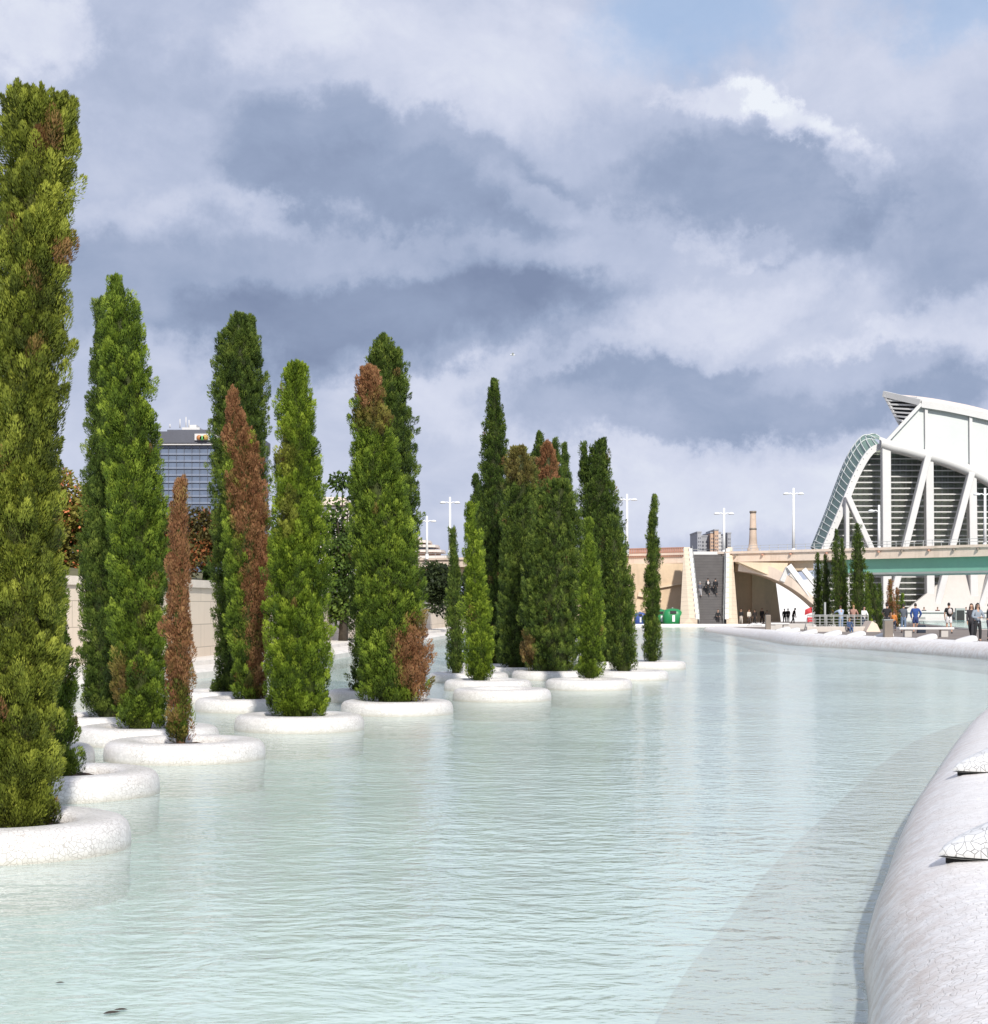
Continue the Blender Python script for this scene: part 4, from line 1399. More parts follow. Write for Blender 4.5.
# apartments behind the stairs
AP = thing('apartment_towers', 'grey apartment towers with a sandy middle shaft behind the bridge', 'apartment block', at(713, 570, 460))
AO = AP.location.copy()
M['ap_grey'] = surf('apartment_grey', (0.33, 0.34, 0.37), 0.7, 0.1, 0.1)
M['ap_sand'] = surf('apartment_sand', (0.52, 0.36, 0.26), 0.75, 0.1, 0.1)
M['ap_light'] = surf('apartment_light', (0.56, 0.55, 0.55), 0.75, 0.1, 0.1)
for x0, x1, y0, m_, d0 in ((696.5, 700.5, 533, 'ap_grey', 458), (700.6, 709.4, 536.5, 'ap_grey', 461), (709.5, 713, 533.5, 'ap_sand', 458), (713.1, 717, 531, 'ap_sand', 457), (717.1, 720, 533.5, 'ap_light', 458), (720.1, 726.4, 537, 'ap_grey', 461), (726.5, 730, 534, 'ap_grey', 458)):
    a, b = at(x0, 575, 460), at(x1, y0, 460)
    o = MB().box(a.x, b.x, d0, 475, a.z, b.z).build('tower_wall', M[m_], AP)
    relink(o, AO)
    w_ = MB()
    for k in range(7):
        for q in (0.22, 0.62):
            z = b.z - 1.2 - k * 0.95
            xx = a.x + (b.x - a.x) * q
            w_.box(xx, xx + (b.x - a.x) * 0.2, d0 - 0.06, d0 + 0.2, z - 0.45, z)
    o = w_.build('windows', M['off_dark'], AP)
    relink(o, AO)
    o = MB().box(a.x - 0.1, b.x + 0.1, d0 - 0.15, 475.2, b.z, b.z + 0.35).build('parapet', M['ap_grey'], AP)
    relink(o, AO)

# chimney
CH = thing('brick_chimney', 'old pale brick factory chimney standing behind the bridge', 'chimney', at(753, 575, 260))
h_ = at(753, 511, 260).z - CH.location.z
MB().lathe([(0.74, 0), (0.72, h_ * 0.3), (0.55, h_ * 0.6), (0.43, h_ * 0.97), (0.01, h_ * 0.97)], 20).build('shaft', M['brick'], CH)
MB().lathe([(0.44, h_ * 0.965), (0.52, h_ * 0.97), (0.52, h_), (0.30, h_ + 0.02), (0.28, h_ - 0.3)], 20).build('crown_cap', M['bin'], CH)
MB().lathe([(0.49, h_ * 0.70), (0.55, h_ * 0.705), (0.55, h_ * 0.73), (0.49, h_ * 0.735)], 20).build('iron_band', M['bin'], CH)
zb_ = at(753, 551, 260).z - CH.location.z
MB().lathe([(0.5, zb_ + 1.3), (0.66, zb_ + 0.95), (0.70, zb_ + 0.5), (0.85, zb_ + 0.45), (0.85, 0)], 20).build('pedestal', M['brick'], CH)

# white terraced building and pinkish house
TB = thing('terraced_building', 'pale rounded building with stacked terraces behind the lower lamp post', 'building', at(428, 575, 300))
TO = TB.location.copy()
M['terr'] = surf('terrace_white', (0.72, 0.64, 0.58), 0.7, 0.08, 0.2)
for k, (x0, x1, y) in enumerate(((395, 449, 558), (395, 444, 552), (395, 438, 547), (395, 430, 542.5), (395, 420, 539))):
    a, b = at(x0, y, 300), at(x1, y - 2.2, 300)
    n_ = 8
    pts = [Vector((a.x, 300, a.z)), Vector((b.x - 2, 300, a.z)), Vector((b.x - 0.5, 301, a.z)), Vector((b.x, 303, a.z)), Vector((b.x, 312, a.z)), Vector((a.x, 312, a.z))]
    o = MB().prism(pts, (0, 0, 0.42)).build('terrace', M['terr'], TB, fix=True)
    relink(o, TO)
    pts2 = [p + Vector((-0.9, 1.1, -0.9)) for p in pts[:4]] + [p + Vector((-0.9, 0, -0.9)) for p in pts[4:]]
    o = MB().prism(pts2, (0, 0, 0.9)).build('storey', M['ap_sand'] if k % 2 else M['off_band'], TB, fix=True)
    relink(o, TO)
a, b = at(395, 640, 300), at(447, 560, 300)
o = MB().box(a.x, b.x, 301, 312, 0, b.z).build('base', M['terr'], TB)
relink(o, TO)
HB = thing('white_house', 'pale pink-white house glimpsed behind the open green garden tree', 'house', at(336, 600, 240))
HO = HB.location.copy()
a, b = at(320, 620, 240), at(349, 505, 240)
o = MB().box(a.x, b.x, 240, 250, 0, b.z).build('wall', M['terr'], HB)
relink(o, HO)
o = MB().prism([at(318, 505, 239.4), at(351, 505, 239.4), at(345, 497, 239.4), at(324, 497, 239.4)], (0, 11, 0)).build('roof', M['pinkroof'], HB, fix=True)
relink(o, HO)
for x in (325, 333, 341):
    for y in (511, 522, 533, 545):
        p = at(x, y, 239.9)
        f_ = MB().box(-0.38, 0.38, -0.05, 0.3, -0.5, 0.5).build('window', M['white'], HB, p - HO)
        MB().box(-0.28, 0.28, -0.09, 0.1, -0.4, 0.4).build('pane', M['off_dark'], f_)

# ------------------------------------------------------------------ things by the far rim
# recycling containers
def igloo(x, ybot, wpx, hpx, d, m_, label):
    p = at(x, ybot, d)
    z0 = 0.124
    w = wpx / F * d / 2
    h = hpx / F * d
    th = thing('recycling_container', label, 'recycling container', (p.x, d, z0), 'recycling containers under the bridge')
    rows_ = []
    for f, s in ((0, 0.92), (0.05, 1.0), (0.55, 0.98), (0.75, 0.93), (0.88, 0.80), (0.96, 0.55), (1.0, 0.05)):
        r_ = []
        for k_ in range(25):
            a = 2 * math.pi * k_ / 24
            ca, sa = math.cos(a), math.sin(a)
            e = 0.55
            r_.append((w * s * math.copysign(abs(ca) ** e, ca), w * 0.8 * s * math.copysign(abs(sa) ** e, sa), 0.08 + (h - 0.08) * f))
        rows_.append(r_)
    MB().grid(rows_).build('body', m_, th)
    MB().box(-w * 0.3, w * 0.3, -w * 0.84, -w * 0.6, h * 0.70, h * 0.86).build('slot', M['dark'], th)
    MB().box(-w * 0.10, w * 0.16, -w * 0.83, -w * 0.76, h * 0.22, h * 0.60).build('panel', M['white_paint'], th)
    MB().box(-w * 0.7, w * 0.7, -w * 0.5, w * 0.5, 0, 0.10).build('base', M['dark'], th)
    MB().tube([(0, 0, h * 0.98), (0, 0, h * 1.06)], 0.08, 8).build('lifting_ring', M['steelgrey'], th)


igloo(672.5, 624, 20, 17, 178.5, M['green_bin'], 'green plastic recycling container standing clear beside the stair wall')
igloo(661, 624, 14, 16, 180.5, M['green_bin'], 'green recycling container partly hidden behind the lone narrow spire')
igloo(640, 624, 12, 13, 180.5, M['blue_bin'], 'small blue container between the two-tipped cypress and the lone spire')

# litter bin
LB = thing('litter_bin', 'square brown metal litter bin standing on the walkway behind the far rim', 'litter bin', (at(888, 638, 84).x, 84, bank_z(84)))
bevel(MB().box(-0.21, 0.21, -0.21, 0.21, 0.03, 0.88).build('body', M['bin'], LB), 0.03)
MB().box(-0.235, 0.235, -0.235, 0.235, 0.882, 0.93).build('lid', M['steelgrey'], LB)
MB().box(-0.17, 0.17, -0.17, 0.17, 0.0, 0.035).build('foot', M['dark'], LB)
# low block
BK = MB().box(-0.17, 0.17, -0.2, 0.2, 0, 1.05)
o = bevel(BK.build('bollard_block', M['bin'], None, (at(768, 632, 118).x, 118, bank_z(118))), 0.03)
tag(o, 'short brown block standing on the walkway beside a white slab bench', 'block')


def bench(x0, x1, y, d, label):
    p0, p1 = at(x0, y, d), at(x1, y, d)
    cx_ = (p0.x + p1.x) / 2
    L_ = p1.x - p0.x
    th = thing('slab_bench', label, 'bench', (cx_, d, bank_z(d)), 'white slab benches on the walkway')
    bevel(MB().box(-L_ / 2, L_ / 2, -0.3, 0.3, 0.38, 0.50).build('seat', M['white'], th), 0.03)
    for s in (-0.33, 0.33):
        bevel(MB().box(s * L_ - 0.18, s * L_ + 0.18, -0.22, 0.22, 0, 0.378).build('leg', M['greywall'], th), 0.02)


bench(898, 953, 633, 88, 'long white slab bench between the litter bin and the woman in black trousers')
bench(769, 789, 629, 120, 'shorter white slab bench beside the brown block')
# parapet + railing
PW = MB().box(at(807, 0, 108).x, at(866, 0, 108).x, 108, 108.5, 0.4, bank_z(108) + 0.32)
o = bevel(PW.build('low_wall', surf('pale_low_wall', (0.58, 0.53, 0.48), 0.8, 0.1, 0.8)), 0.03)
tag(o, 'low pale wall under the grey railing across the water', 'wall')
RW = MB().prism([at(866.5, 631, 107), at(872, 621, 107), at(877, 624, 107), at(881, 632.5, 107), at(881, 640, 107), at(866.5, 640, 107)], (0, 2, 0))
tag(RW.build('sloping_block', M['deck'], None, fix=True), 'sloping beige stone block at the end of the grey railing', 'stone block')
RA = thing('railing', 'grey metal railing with slanted end above the low pale wall', 'railing', (at(840, 0, 112).x, 112, bank_z(112)))
RO = RA.location.copy()
mb = MB()
z0 = bank_z(112)
xa, xb = at(813, 0, 112).x, at(868, 0, 112).x
for i in range(9):
    x = xa + (xb - xa) * i / 8
    MB().box(-0.03, 0.03, -0.03, 0.03, 0, 1.0).build('post', M['steelgrey'], RA, (x - RO.x, 0, 0))

mb = MB()
for k in range(5):
    zz = 0.22 + 0.18 * k
    MB().beam((xa - 0.25 - RO.x + 0.0, 0, zz), (xb - RO.x, 0, zz), 0.03, 0.035).build('rail', M['steelgrey'], RA)
mb.tube([(xa - 0.55 - RO.x, 0, 0.05), (xa - 0.35 - RO.x, 0, 1.02), (xb - RO.x, 0, 1.02)], 0.035, 6)
mb.build('handrail', M['steelgrey'], RA)
tag(MB().tube([(0, 0, 0), (0, 0, 1.9)], 0.07, 8).build('marker_post', M['steelgrey'], None, (at(825, 0, 118).x, 118, bank_z(118))), 'thin grey post standing behind the railing in front of dark cypresses', 'post')
# low plinth wall along the far promenade
PL = MB().box(at(772, 0, 128).x, at(813, 0, 128).x, 128, 128.6, 0.1, bank_z(128) + 0.42)
tag(bevel(PL.build('plinth', M['greywall']), 0.03), 'low grey plinth between the brown block and the railing', 'plinth')

# second pool, beyond
tag(MB().add([(at(890, 0, 150).x, 124, 0.50), (140, 124, 0.50), (140, 194, 0.50), (at(890, 0, 194).x, 194, 0.50)], [(0, 1, 2, 3)]).build('upper_water', surf('upper_pool_water', (0.36, 0.66, 0.60), 0.12, 0.06, 0.4, spec=0.25)), kind='structure')
upf = MB().prism([(at(886, 0, 150).x, 123.6, 0.47), (141, 123.6, 0.47), (141, 194.6, 0.47), (at(888, 0, 194).x, 194.6, 0.47)], (0, 0, -0.45))
tag(upf.build('upper_pool_floor', M['greywall'], None, fix=True), kind='structure')
UR = thing('white_bar', 'long low white counter wall beyond the second pool, below the museum', 'counter', (at(920, 0, 196).x, 196, 0.12))
bevel(MB().box(-4, 60, -0.4, 0.4, 0, 1.25).build('counter', M['white'], UR), 0.08)
MB().box(-4.2, 60, -0.6, 0.6, 1.256, 1.42).build('top_slab', M['white'], UR)
mb = MB()
for x in range(0, 30, 4):
    mb.box(x * 0.9 - 0.3, x * 0.9 + 0.5, -0.42, -0.3, 0.5, 0.75)
mb.build('vent', M['steelgrey'], UR)
DB = thing('drinks_fridge', 'dark upright box standing on the white counter beside the walker in white shorts', 'box', (at(960, 0, 194.5).x, 194.6, 0.12))
bevel(MB().box(-0.5, 0.5, -0.3, 0.25, 0, 1.75).build('body', M['steelgrey'], DB), 0.03)
MB().box(-0.42, 0.42, -0.33, -0.295, 0.3, 1.5).build('door', M['dark'], DB)
# red banner by the arch
RB = thing('red_banner', 'red and white banner stand in front of the white wall under the arch', 'banner', (at(809, 0, 172).x, 172, bank_z(172)))
MB().tube([(0.35, 0, 0), (0.35, 0, 1.9)], 0.04, 6).build('pole', M['steelgrey'], RB)
rows_ = []
for i in range(9):
    f = i / 8
    rows_.append([(0.33 - 0.75 * f + 0.1 * math.sin(3 * f), 0.12 * math.sin(5 * f + j), 1.85 - 0.55 * j / 3 - 0.25 * f * f + 0.0) for j in range(4)])
MB().grid(rows_).build('cloth', M['red'], RB)
bevel(MB().box(-0.15, 0.5, -0.1, 0.25, 0.35, 0.85).build('panel', M['red'], RB), 0.05)
MB().box(-0.2, 0.55, -0.2, 0.3, 0.0, 0.08).build('foot', M['steelgrey'], RB)

# ------------------------------------------------------------------ people
SKIN = surf('skin', (0.50, 0.30, 0.21), 0.6, 0.05, 5)
HAIR = {k: surf('hair_' + k, c, 0.6, 0.15, 8) for k, c in (('dark', (0.018, 0.012, 0.010)), ('brown', (0.07, 0.035, 0.02)), ('blond', (0.32, 0.19, 0.08)), ('grey', (0.35, 0.34, 0.33)))}
_cl = {}


def cloth(c):
    if c not in _cl:
        _cl[c] = surf('cloth', c, 0.85, 0.14, 7, 0.3)
    return _cl[c]


def skin_mesh(nodes, edges, root=0, sub=1):
    me = bpy.data.meshes.new('skin_tmp')
    me.from_pydata([n[0] for n in nodes], edges, [])
    ob = bpy.data.objects.new('skin_tmp', me)
    COL.objects.link(ob)
    ob.modifiers.new('s', 'SKIN').use_smooth_shade = True
    for i, n in enumerate(nodes):
        r = n[1] if hasattr(n[1], '__len__') else (n[1], n[1])
        me.skin_vertices[0].data[i].radius = r
        me.skin_vertices[0].data[i].use_root = (i == root)
    if sub:
        ss = ob.modifiers.new('u', 'SUBSURF')
        ss.levels = ss.render_levels = sub
    dg = bpy.context.evaluated_depsgraph_get()
    out = bpy.data.meshes.new_from_object(ob.evaluated_get(dg))
    vs = [v.co.copy() for v in out.vertices]
    fs = [tuple(p.vertices) for p in out.polygons]
    bpy.data.objects.remove(ob)
    bpy.data.meshes.remove(out)
    bpy.data.meshes.remove(me)
    return vs, fs


def person(x, d, label, top, bottom, hair='dark', h=1.7, face=180, longhair=False, legs='long', sleeves='long', arms=((0.12, 0.05), (0.12, 0.05)), step=0.0, lean=0.0, z=None, pose='stand', extra=None, shoes=(0.05, 0.05, 0.05), female=False, hair_mat=None):
    """face: 0 = towards the camera, 180 = away; arms: (spread, forward) at the elbow for each side, third value lifts the wrist"""
    z = bank_z(d) if z is None else z
    s = h
    sit = pose == 'sit'
    bend = lean
    V = lambda a, b, c: Vector((a, b, c)) * s

    def tilt(v):  # lean the upper body forward about the hip
        c = v - V(0, 0, 0.53)
        return V(0, 0, 0.53) + Matrix.Rotation(bend, 3, 'X') @ c if bend else v

    drop = Vector((0, 0, -0.25 * s)) if sit else Vector()
    pel, sp1, ch, nk, hd = V(0, 0, 0.53), tilt(V(0, 0.005, 0.63)), tilt(V(0, 0.0, 0.745)), tilt(V(0, 0, 0.835)), tilt(V(0, -0.012, 0.875))
    shw = 0.105 if not female else 0.095
    J = {}
    for k, sg in ((0, -1), (1, 1)):
        a = arms[k]
        sh_ = tilt(V(sg * shw, 0, 0.80))
        el_ = sh_ + V(sg * a[0] * 0.13, -a[1] * 0.35, -0.165 * math.cos(min(1.4, a[1] * 1.5 + a[0] * 0.5)))
        lift = a[2] if len(a) > 2 else 0.0
        wr_ = el_ + V(-sg * a[0] * 0.1 * (1 + 3 * lift), -0.03 - a[1] * 0.25 - 0.09 * lift, -0.145 * (1 - 1.7 * lift))
        hp = V(sg * 0.05, 0, 0.505)
        f = sg * step
        if sit:
            kn, an = V(sg * 0.06, -0.22, 0.53), V(sg * 0.06, -0.25, 0.29)
        else:
            kn = V(sg * 0.056, -0.02 - f * 0.45, 0.285)
            an = V(sg * 0.058, 0.01 - f * 0.8 + (0.05 if f < 0 else 0), 0.05 + (0.03 if f < -0.1 else 0))
        toe = an + V(sg * 0.012, -0.075, -0.03)
        J[k] = (sh_, el_, wr_, hp, kn, an, toe)
    # body
    nodes = [(pel, 0.075 * s), (sp1, (0.072 * s, 0.055 * s)), (ch, (0.085 * s, 0.06 * s)), (nk, 0.034 * s), (hd, 0.034 * s)]
    edges = [(0, 1), (1, 2), (2, 3), (3, 4)]
    for k in (0, 1):
        sh_, el_, wr_, hp, kn, an, toe = J[k]
        b = len(nodes)
        nodes += [(sh_, 0.036 * s), (el_, 0.026 * s), (wr_, 0.018 * s), (hp, 0.052 * s), (kn, 0.034 * s), (an, 0.023 * s), (toe, 0.02 * s)]
        edges += [(2, b), (b, b + 1), (b + 1, b + 2), (0, b + 3), (b + 3, b + 4), (b + 4, b + 5), (b + 5, b + 6)]
    vs, fs = skin_mesh(nodes, edges)
    mb = MB().add(vs, fs, True)
    # head with jaw, nose, ears, eyes
    hc = tilt(V(0, -0.018, 0.938))
    rows_ = []
    for i in range(13):
        ph = math.pi * i / 12
        row = []
        for k in range(19):
            a = 2 * math.pi * k / 18
            cx_, cy_, cz_ = math.sin(ph) * math.cos(a), math.sin(ph) * math.sin(a), math.cos(ph)
            jaw = 1 - 0.30 * max(0, -cz_ - 0.1) if cy_ < 0.3 else 1 - 0.35 * max(0, -cz_)
            q = Vector((cx_ * 0.043 * jaw, cy_ * 0.053 * (0.95 if cy_ > 0 else 1), cz_ * 0.066)) * s
            if cy_ < -0.85 and abs(cx_) < 0.3 and -0.45 < cz_ < 0.15:
                q.y -= 0.012 * s
            row.append(hc + q)
        rows_.append(row)
    mb.grid(rows_)
    for sg in (-1, 1):
        mb.sphere(hc + V(sg * 0.044, 0.004, -0.005), (0.006 * s, 0.012 * s, 0.018 * s), 8, 6)
    mb.tube([hc + V(0, 0.008, -0.03), nk], [0.034 * s, 0.034 * s], 10)
    # hands: palm, four fingers, thumb
    for k, sg in ((0, -1), (1, 1)):
        sh_, el_, wr_, *_ = J[k]
        dv = (wr_ - el_).normalized()
        sd_ = Vector((0, 1, 0)) - dv * dv.y
        sd_.normalize()
        inw = dv.cross(sd_)
        pe = wr_ + dv * 0.052 * s
        mb.beam(wr_ - dv * 0.008 * s, pe, 0.040 * s, 0.016 * s, tuple(inw))
        for q, (o_, ln) in enumerate(((-1.5, 0.036), (-0.5, 0.043), (0.5, 0.041), (1.5, 0.032))):
            r0 = pe + sd_ * (o_ * 0.0105 * s)
            m1 = r0 + dv * (ln * 0.55 * s)
            m2 = m1 + (dv * 0.8 - inw * 0.5 * sg).normalized() * (ln * 0.45 * s)
            mb.tube([r0 - dv * 0.006 * s, m1, m2], [0.0055 * s, 0.005 * s, 0.004 * s], 6)
        t0 = wr_ + dv * 0.012 * s - sd_ * 0.017 * s
        mb.tube([t0, t0 + (dv * 0.6 - sd_ * 0.8).normalized() * 0.022 * s, t0 + (dv * 1.3 - sd_ * 0.9).normalized() * 0.042 * s], [0.007 * s, 0.006 * s, 0.005 * s], 6)
    body = mb.build('person', SKIN)
    X = (x - 494) / F * d
    body.location = Vector((X, d, z)) + drop
    body.rotation_euler = (0, 0, R(face))
    tag(body, label, 'person')

    # shirt / jacket
    ex = 1.22
    tn = [(V(0, 0, 0.455) if not sit else V(0, 0, 0.50), (0.084 * s, 0.072 * s)), (V(0, 0, 0.53), (0.088 * s, 0.074 * s)), (sp1, (0.080 * s * 1.05, 0.066 * s)), (ch, (0.094 * s, 0.070 * s)), (tilt(V(0, 0, 0.815)), 0.050 * s)]
    te = [(0, 1), (1, 2), (2, 3), (3, 4)]
    for k in (0, 1):
        sh_, el_, wr_, *_ = J[k]
        b = len(tn)
        if sleeves == 'long':
            tn += [(sh_, 0.046 * s), (el_, 0.036 * s), (wr_ + (el_ - wr_) * 0.1, 0.027 * s)]
            te += [(3, b), (b, b + 1), (b + 1, b + 2)]
        else:
            tn += [(sh_, 0.046 * s), (sh_.lerp(el_, 0.75), 0.038 * s)]
            te += [(3, b), (b, b + 1)]
    v2, f2 = skin_mesh(tn, te)
    MB().add(v2, f2, True).build('shirt', cloth(top), body)
    # trousers / shorts
    bn = [(V(0, 0, 0.60), (0.080 * s, 0.068 * s)), (V(0, 0, 0.50), (0.084 * s, 0.074 * s))]
    be = [(0, 1)]
    for k in (0, 1):
        _, _, _, hp, kn, an, toe = J[k]
        b = len(bn)
        if legs == 'long':
            bn += [(hp - V(0, 0, 0.02), 0.062 * s), (kn, 0.044 * s), (an + (kn - an) * 0.08, 0.036 * s)]
            be += [(1, b), (b, b + 1), (b + 1, b + 2)]
        else:
            bn += [(hp - V(0, 0, 0.02), 0.066 * s), (hp.lerp(kn, 0.85), 0.060 * s)]
            be += [(1, b), (b, b + 1)]
    v3, f3 = skin_mesh(bn, be)
    MB().add(v3, f3, True).build('trousers' if legs == 'long' else 'shorts', cloth(bottom), body)
    # hair
    hb = MB()
    rows_ = []
    for i in range(9):
        ph = math.pi * 0.62 * i / 8
        row = []
        for k in range(17):
            a = 2 * math.pi * k / 16
            sy = math.sin(a)
            lim = 1.0 if sy > -0.2 else 0.62
            p_ = ph * lim
            row.append(hc + Vector((math.sin(p_) * math.cos(a) * 0.049, math.sin(p_) * sy * 0.060 + 0.004, math.cos(p_) * 0.073 + 0.002)) * s)
        rows_.append(row)
    hb.grid(rows_)
    if longhair:
        hb.tube([hc + V(0, 0.035, 0.03), hc + V(0, 0.055, -0.05), tilt(V(0, 0.075, 0.80)), tilt(V(0, 0.072, 0.735))], [0.042 * s, 0.050 * s, 0.046 * s, 0.018 * s], 10)
        for sg in (-1, 1):
            hb.tube([hc + V(sg * 0.03, 0.01, 0.02), hc + V(sg * 0.047, 0.012, -0.05), tilt(V(sg * 0.056, 0.0, 0.80)), tilt(V(sg * 0.05, -0.02, 0.75))], [0.02 * s, 0.022 * s, 0.022 * s, 0.008 * s], 8)
    hb.build('hair', HAIR[hair], body)
    # shoes
    for k in (0, 1):
        *_, an, toe = J[k]
        MB().tube([an + V(0, 0.022, -0.026), an + V(0, -0.01, -0.024), toe + V(0, 0.01, -0.001), toe + V(0, -0.018, -0.004)], [0.024 * s, 0.028 * s, 0.025 * s, 0.012 * s], 10).build('shoe', cloth(shoes), body)
    if extra == 'backpack':
        o = MB().sphere((0, 0.10 * s, 0.72 * s), (0.07 * s, 0.05 * s, 0.10 * s)).build('backpack', cloth((0.55, 0.5, 0.48)), body)
    if extra == 'sunglasses':
        g = MB()
        for sg in (-1, 1):
            g.sphere(hc + V(sg * 0.017, -0.052, 0.006), (0.015 * s, 0.007 * s, 0.011 * s), 8, 6)
        g.tube([hc + V(-0.044, 0, 0.008), hc + V(-0.03, -0.05, 0.01), hc + V(0.03, -0.05, 0.01), hc + V(0.044, 0, 0.008)], 0.003 * s, 6)
        g.build('sunglasses', M['dark'], body)
    return body


def bag(p, d, z, sc, c, label):
    th = thing('handbag', label, 'bag', ((p - 494) / F * d, d, z))
    bevel(MB().box(-0.16 * sc, 0.16 * sc, -0.07, 0.07, 0, 0.30 * sc).build('body', cloth(c), th), 0.03)
    MB().tube([(-0.1 * sc, 0, 0.29 * sc), (-0.06 * sc, 0, 0.46 * sc), (0.06 * sc, 0, 0.46 * sc), (0.1 * sc, 0, 0.29 * sc)], 0.012, 6).build('handle', cloth(c), th)


BLK, DEN, JEAN, WHT = (0.018, 0.018, 0.020), (0.20, 0.25, 0.32), (0.07, 0.11, 0.20), (0.75, 0.73, 0.72)
person(977.5, 76, 'woman with sunglasses and long dark hair in pale denim jacket, black trousers', (0.27, 0.31, 0.36), BLK, 'dark', 1.69, 12, True, arms=((0.5, 0.1, 0.5), (0.5, 0.15, 0.55)), extra='sunglasses', female=True, step=0.05)
person(971.5, 81, 'person with long dark hair stepping close behind the woman in sunglasses', (0.05, 0.045, 0.05), (0.03, 0.03, 0.035), 'brown', 1.68, -30, True, step=0.22, female=True)
person(989, 80, 'person at the photo edge raising a bare arm beside the woman in sunglasses', (0.05, 0.05, 0.06), (0.06, 0.06, 0.08), 'dark', 1.7, 60, arms=((0.3, 0.9, 0.6), (0.2, 0.1)), sleeves='short')
person(949, 100, 'person seen from behind in a black T-shirt, white shorts and a pale backpack', BLK, (0.78, 0.76, 0.76), 'dark', 1.75, 185, legs='short', sleeves='short', extra='backpack', step=0.06, arms=((0.3, 0.25, 0.2), (0.3, 0.05)))
person(915.5, 101, 'person in a long bright blue jacket and bare legs looking away', (0.025, 0.07, 0.26), (0.03, 0.05, 0.16), 'dark', 1.72, 175, legs='short', arms=((0.7, 0.1), (0.35, 0.1)), shoes=(0.1, 0.1, 0.1))
bag(921.5, 100.7, bank_z(100) + 0.02, 1.5, (0.02, 0.03, 0.05), 'dark bag set down beside the person in the blue jacket')
person(903.5, 103, 'person in a grey-blue jacket and faded jeans next to the blue jacket', (0.10, 0.115, 0.14), (0.16, 0.22, 0.32), 'dark', 1.68, 170, arms=((0.2, 0.1), (0.4, 0.7, 0.5)), female=True)
person(887, 103, 'man in a black T-shirt standing behind the brown litter bin', BLK, (0.05, 0.05, 0.06), 'dark', 1.70, 160, sleeves='short', arms=((0.25, 0.1), (0.4, 0.2, 0.2)))
person(894, 112, 'child in an orange top and dark trousers beside the black T-shirt', (0.60, 0.22, 0.05), (0.03, 0.04, 0.07), 'brown', 1.25, 150, arms=((0.2, 0.1), (0.2, 0.1)))
person(864, 119, 'person with long dark hair, white top and dark jeans at the railing end', WHT, (0.05, 0.065, 0.10), 'dark', 1.62, 20, True, female=True, arms=((0.3, 0.2, 0.3), (0.3, 0.2, 0.3)))
person(853.5, 121, 'person in a dusty pink top at the railing', (0.42, 0.24, 0.19), (0.05, 0.05, 0.06), 'blond', 1.72, 150, arms=((0.4, 0.2), (0.4, 0.2)))
person(841, 116, 'person in a light blue shirt and pale jeans leaning at the railing', (0.36, 0.44, 0.56), (0.20, 0.28, 0.42), 'brown', 1.66, 195, arms=((0.4, 0.5, 0.3), (0.4, 0.6, 0.3)), lean=0.1)
person(849.5, 107.9, 'child in dark denim sitting on the low pale wall below the railing', (0.05, 0.085, 0.17), (0.06, 0.11, 0.22), 'brown', 1.30, 10, pose='sit', z=bank_z(108) - 0.12 + 0.0, arms=((0.3, 0.25, 0.1), (0.3, 0.25, 0.1)))
FZ = 0.124
far_p = [
    (741, 184, 'walker in a black jacket and pale trousers in front of the stair wall', BLK, (0.6, 0.56, 0.52), 'dark', 1.66, 0),
    (749, 185, 'walker in a white top under the bridge, beside one in black', (0.72, 0.68, 0.62), (0.08, 0.07, 0.07), 'brown', 1.62, 20),
    (754.7, 184.5, 'walker in black close beside the white-topped one', (0.025, 0.02, 0.02), BLK, 'dark', 1.62, -10),
    (762, 185, 'slim walker in black between the two pale-dressed walkers under the bridge', BLK, (0.03, 0.025, 0.03), 'dark', 1.74, 10),
    (767, 186.5, 'walker in a grey top nearest the lit pier under the bridge', (0.32, 0.28, 0.25), (0.10, 0.09, 0.09), 'dark', 1.5, 0),
    (784.5, 196, 'dark figure seen against the white wall, first of three', BLK, BLK, 'dark', 1.66, 180),
    (788, 197, 'dark figure in the middle of the three against the white wall', (0.03, 0.02, 0.02), BLK, 'dark', 1.7, 170),
    (793, 189, 'dark figure bending forward in front of the white wall', BLK, (0.02, 0.02, 0.025), 'dark', 1.8, 100),
]
for (x, d, lab, tp, bt, hr_, hh, fc) in far_p:
    person(x, d, lab, tp, bt, hr_, hh, fc, z=FZ, step=0.12, lean=0.3 if 'bending' in lab else 0.0)
person(718, 177.0, 'person in black standing at the foot of the stairs', BLK, (0.025, 0.022, 0.025), 'brown', 1.62, 0, z=FZ, arms=((0.4, 0.1, 0.3), (0.4, 0.1, 0.3)))


def on_stairs(x, f, label, tp, bt, hr_, hh, **kw):
    i = int(f * N)
    d = Y0 + (Y1 - Y0) * (i + 0.5) / N
    person(x, d, label, tp, bt, hr_, hh, 180, z=ZB + (ZT - ZB) * (i + 1) / N, step=0.16, **kw)


on_stairs(700, 0.385, 'person with pale trousers climbing the stairs next to the side wall', (0.10, 0.10, 0.12), (0.40, 0.39, 0.40), 'grey', 1.62)
on_stairs(708, 0.395, 'person in black with a pale backpack in the middle of the stairs', BLK, (0.02, 0.02, 0.022), 'dark', 1.82, extra='backpack')
on_stairs(715.5, 0.40, 'broad person in a black coat climbing on the stairs beside the backpacker', (0.015, 0.015, 0.018), BLK, 'dark', 1.80)
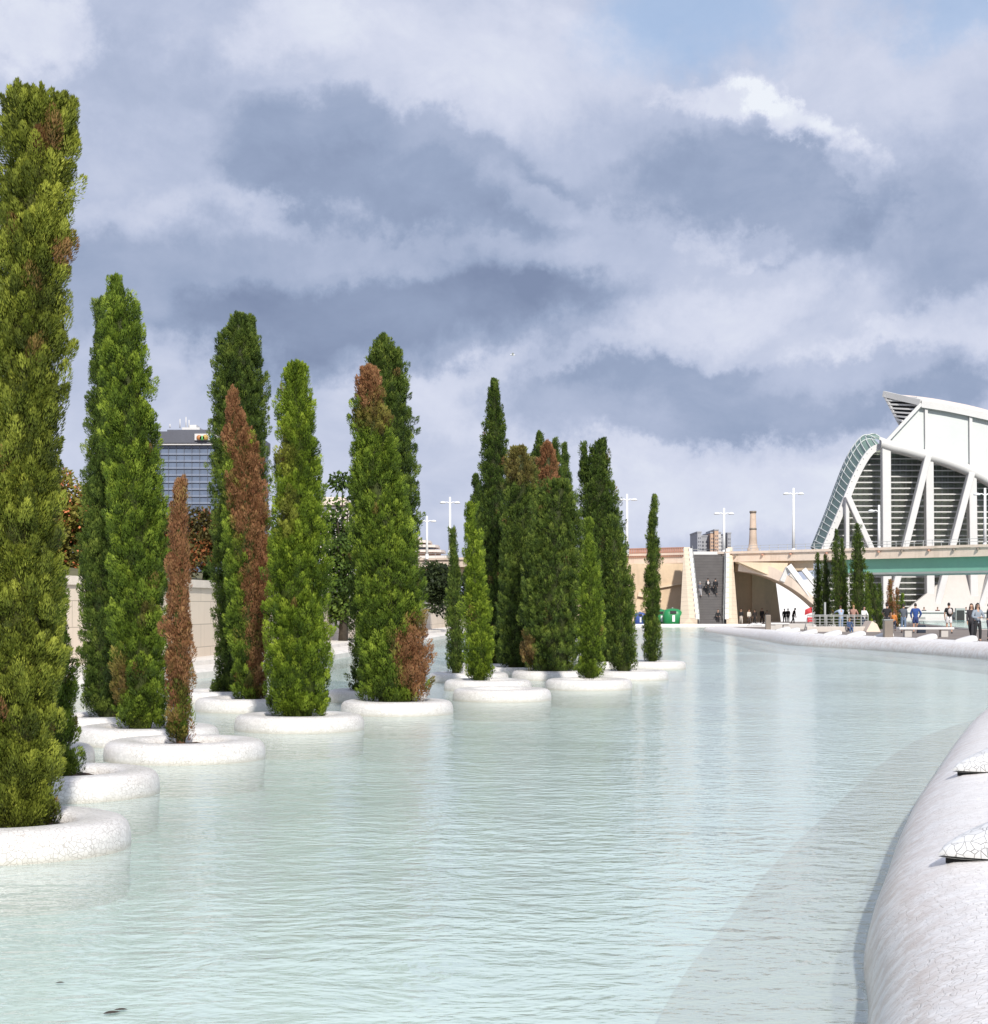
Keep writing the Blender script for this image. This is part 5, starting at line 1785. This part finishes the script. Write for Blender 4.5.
# guests beyond the second pool
for x, lab, tp in ((924, 'distant guest in dark clothes behind the white counter, beside the first column', (0.10, 0.09, 0.09)), (937.5, 'distant guest in dark red behind the white counter by the slanting brace', (0.12, 0.04, 0.04)),
                   (966, 'distant guest in grey behind the counter near the dark upright box', (0.09, 0.09, 0.10))):
    person(x, 199, lab, tp, BLK, 'dark', 1.85, 0, z=0.124, arms=((0.5, 0.2, 0.4), (0.5, 0.2, 0.4)))

# ------------------------------------------------------------------ small things
def leafblade(x, y, label, L_, rz):
    d = H * F / (y - HZ)
    pts = []
    mb = MB()
    rows_ = []
    for i in range(9):
        f = i / 8
        w = 0.32 * L_ * math.sin(math.pi * min(1, f * 0.97 + 0.03)) ** 0.8
        rows_.append([(f * L_ - L_ / 2, s * w, 0.006 + 0.004 * abs(s) * math.sin(3 * f)) for s in (-1, -0.5, 0, 0.5, 1)])
    mb.grid(rows_)
    o = mb.build('floating_leaf', M['bark_dark'], None, ((x - 494) / F * d, d, 0.006))
    o.rotation_euler = (0, 0, rz)
    tag(o, label, 'leaf', 'dead leaves floating on the pool')


leafblade(60, 985, 'small dark leaf floating alone below the planters', 0.05, 0.2)
leafblade(112, 1015, 'larger dark leaf floating on the water at the bottom of the view', 0.09, 0.5)
leafblade(121, 1012, 'narrow dark leaf floating against the larger one', 0.07, 0.1)
gb = thing('gull', 'tiny white gull gliding below the dark cloud', 'bird', at(513, 355, 160))
mb = MB().sphere((0, 0, 0), (0.20, 0.07, 0.06), 10, 8)
mb.sphere((-0.22, 0, 0.03), (0.06, 0.045, 0.045), 8, 6)
mb.add([(0.16, -0.03, 0), (0.16, 0.03, 0), (0.32, 0.07, 0.0), (0.32, -0.07, 0.0)], [(0, 1, 2, 3)])
mb.build('body', M['white_paint'], gb)
for s in (-1, 1):
    MB().grid([[(-0.08, s * 0.03, 0.03), (0.08, s * 0.03, 0.02)], [(-0.12, s * 0.28, 0.14), (0.05, s * 0.28, 0.13)], [(0.0, s * 0.55, 0.12), (0.08, s * 0.56, 0.11)]]).build('wing', M['white_paint'], gb)
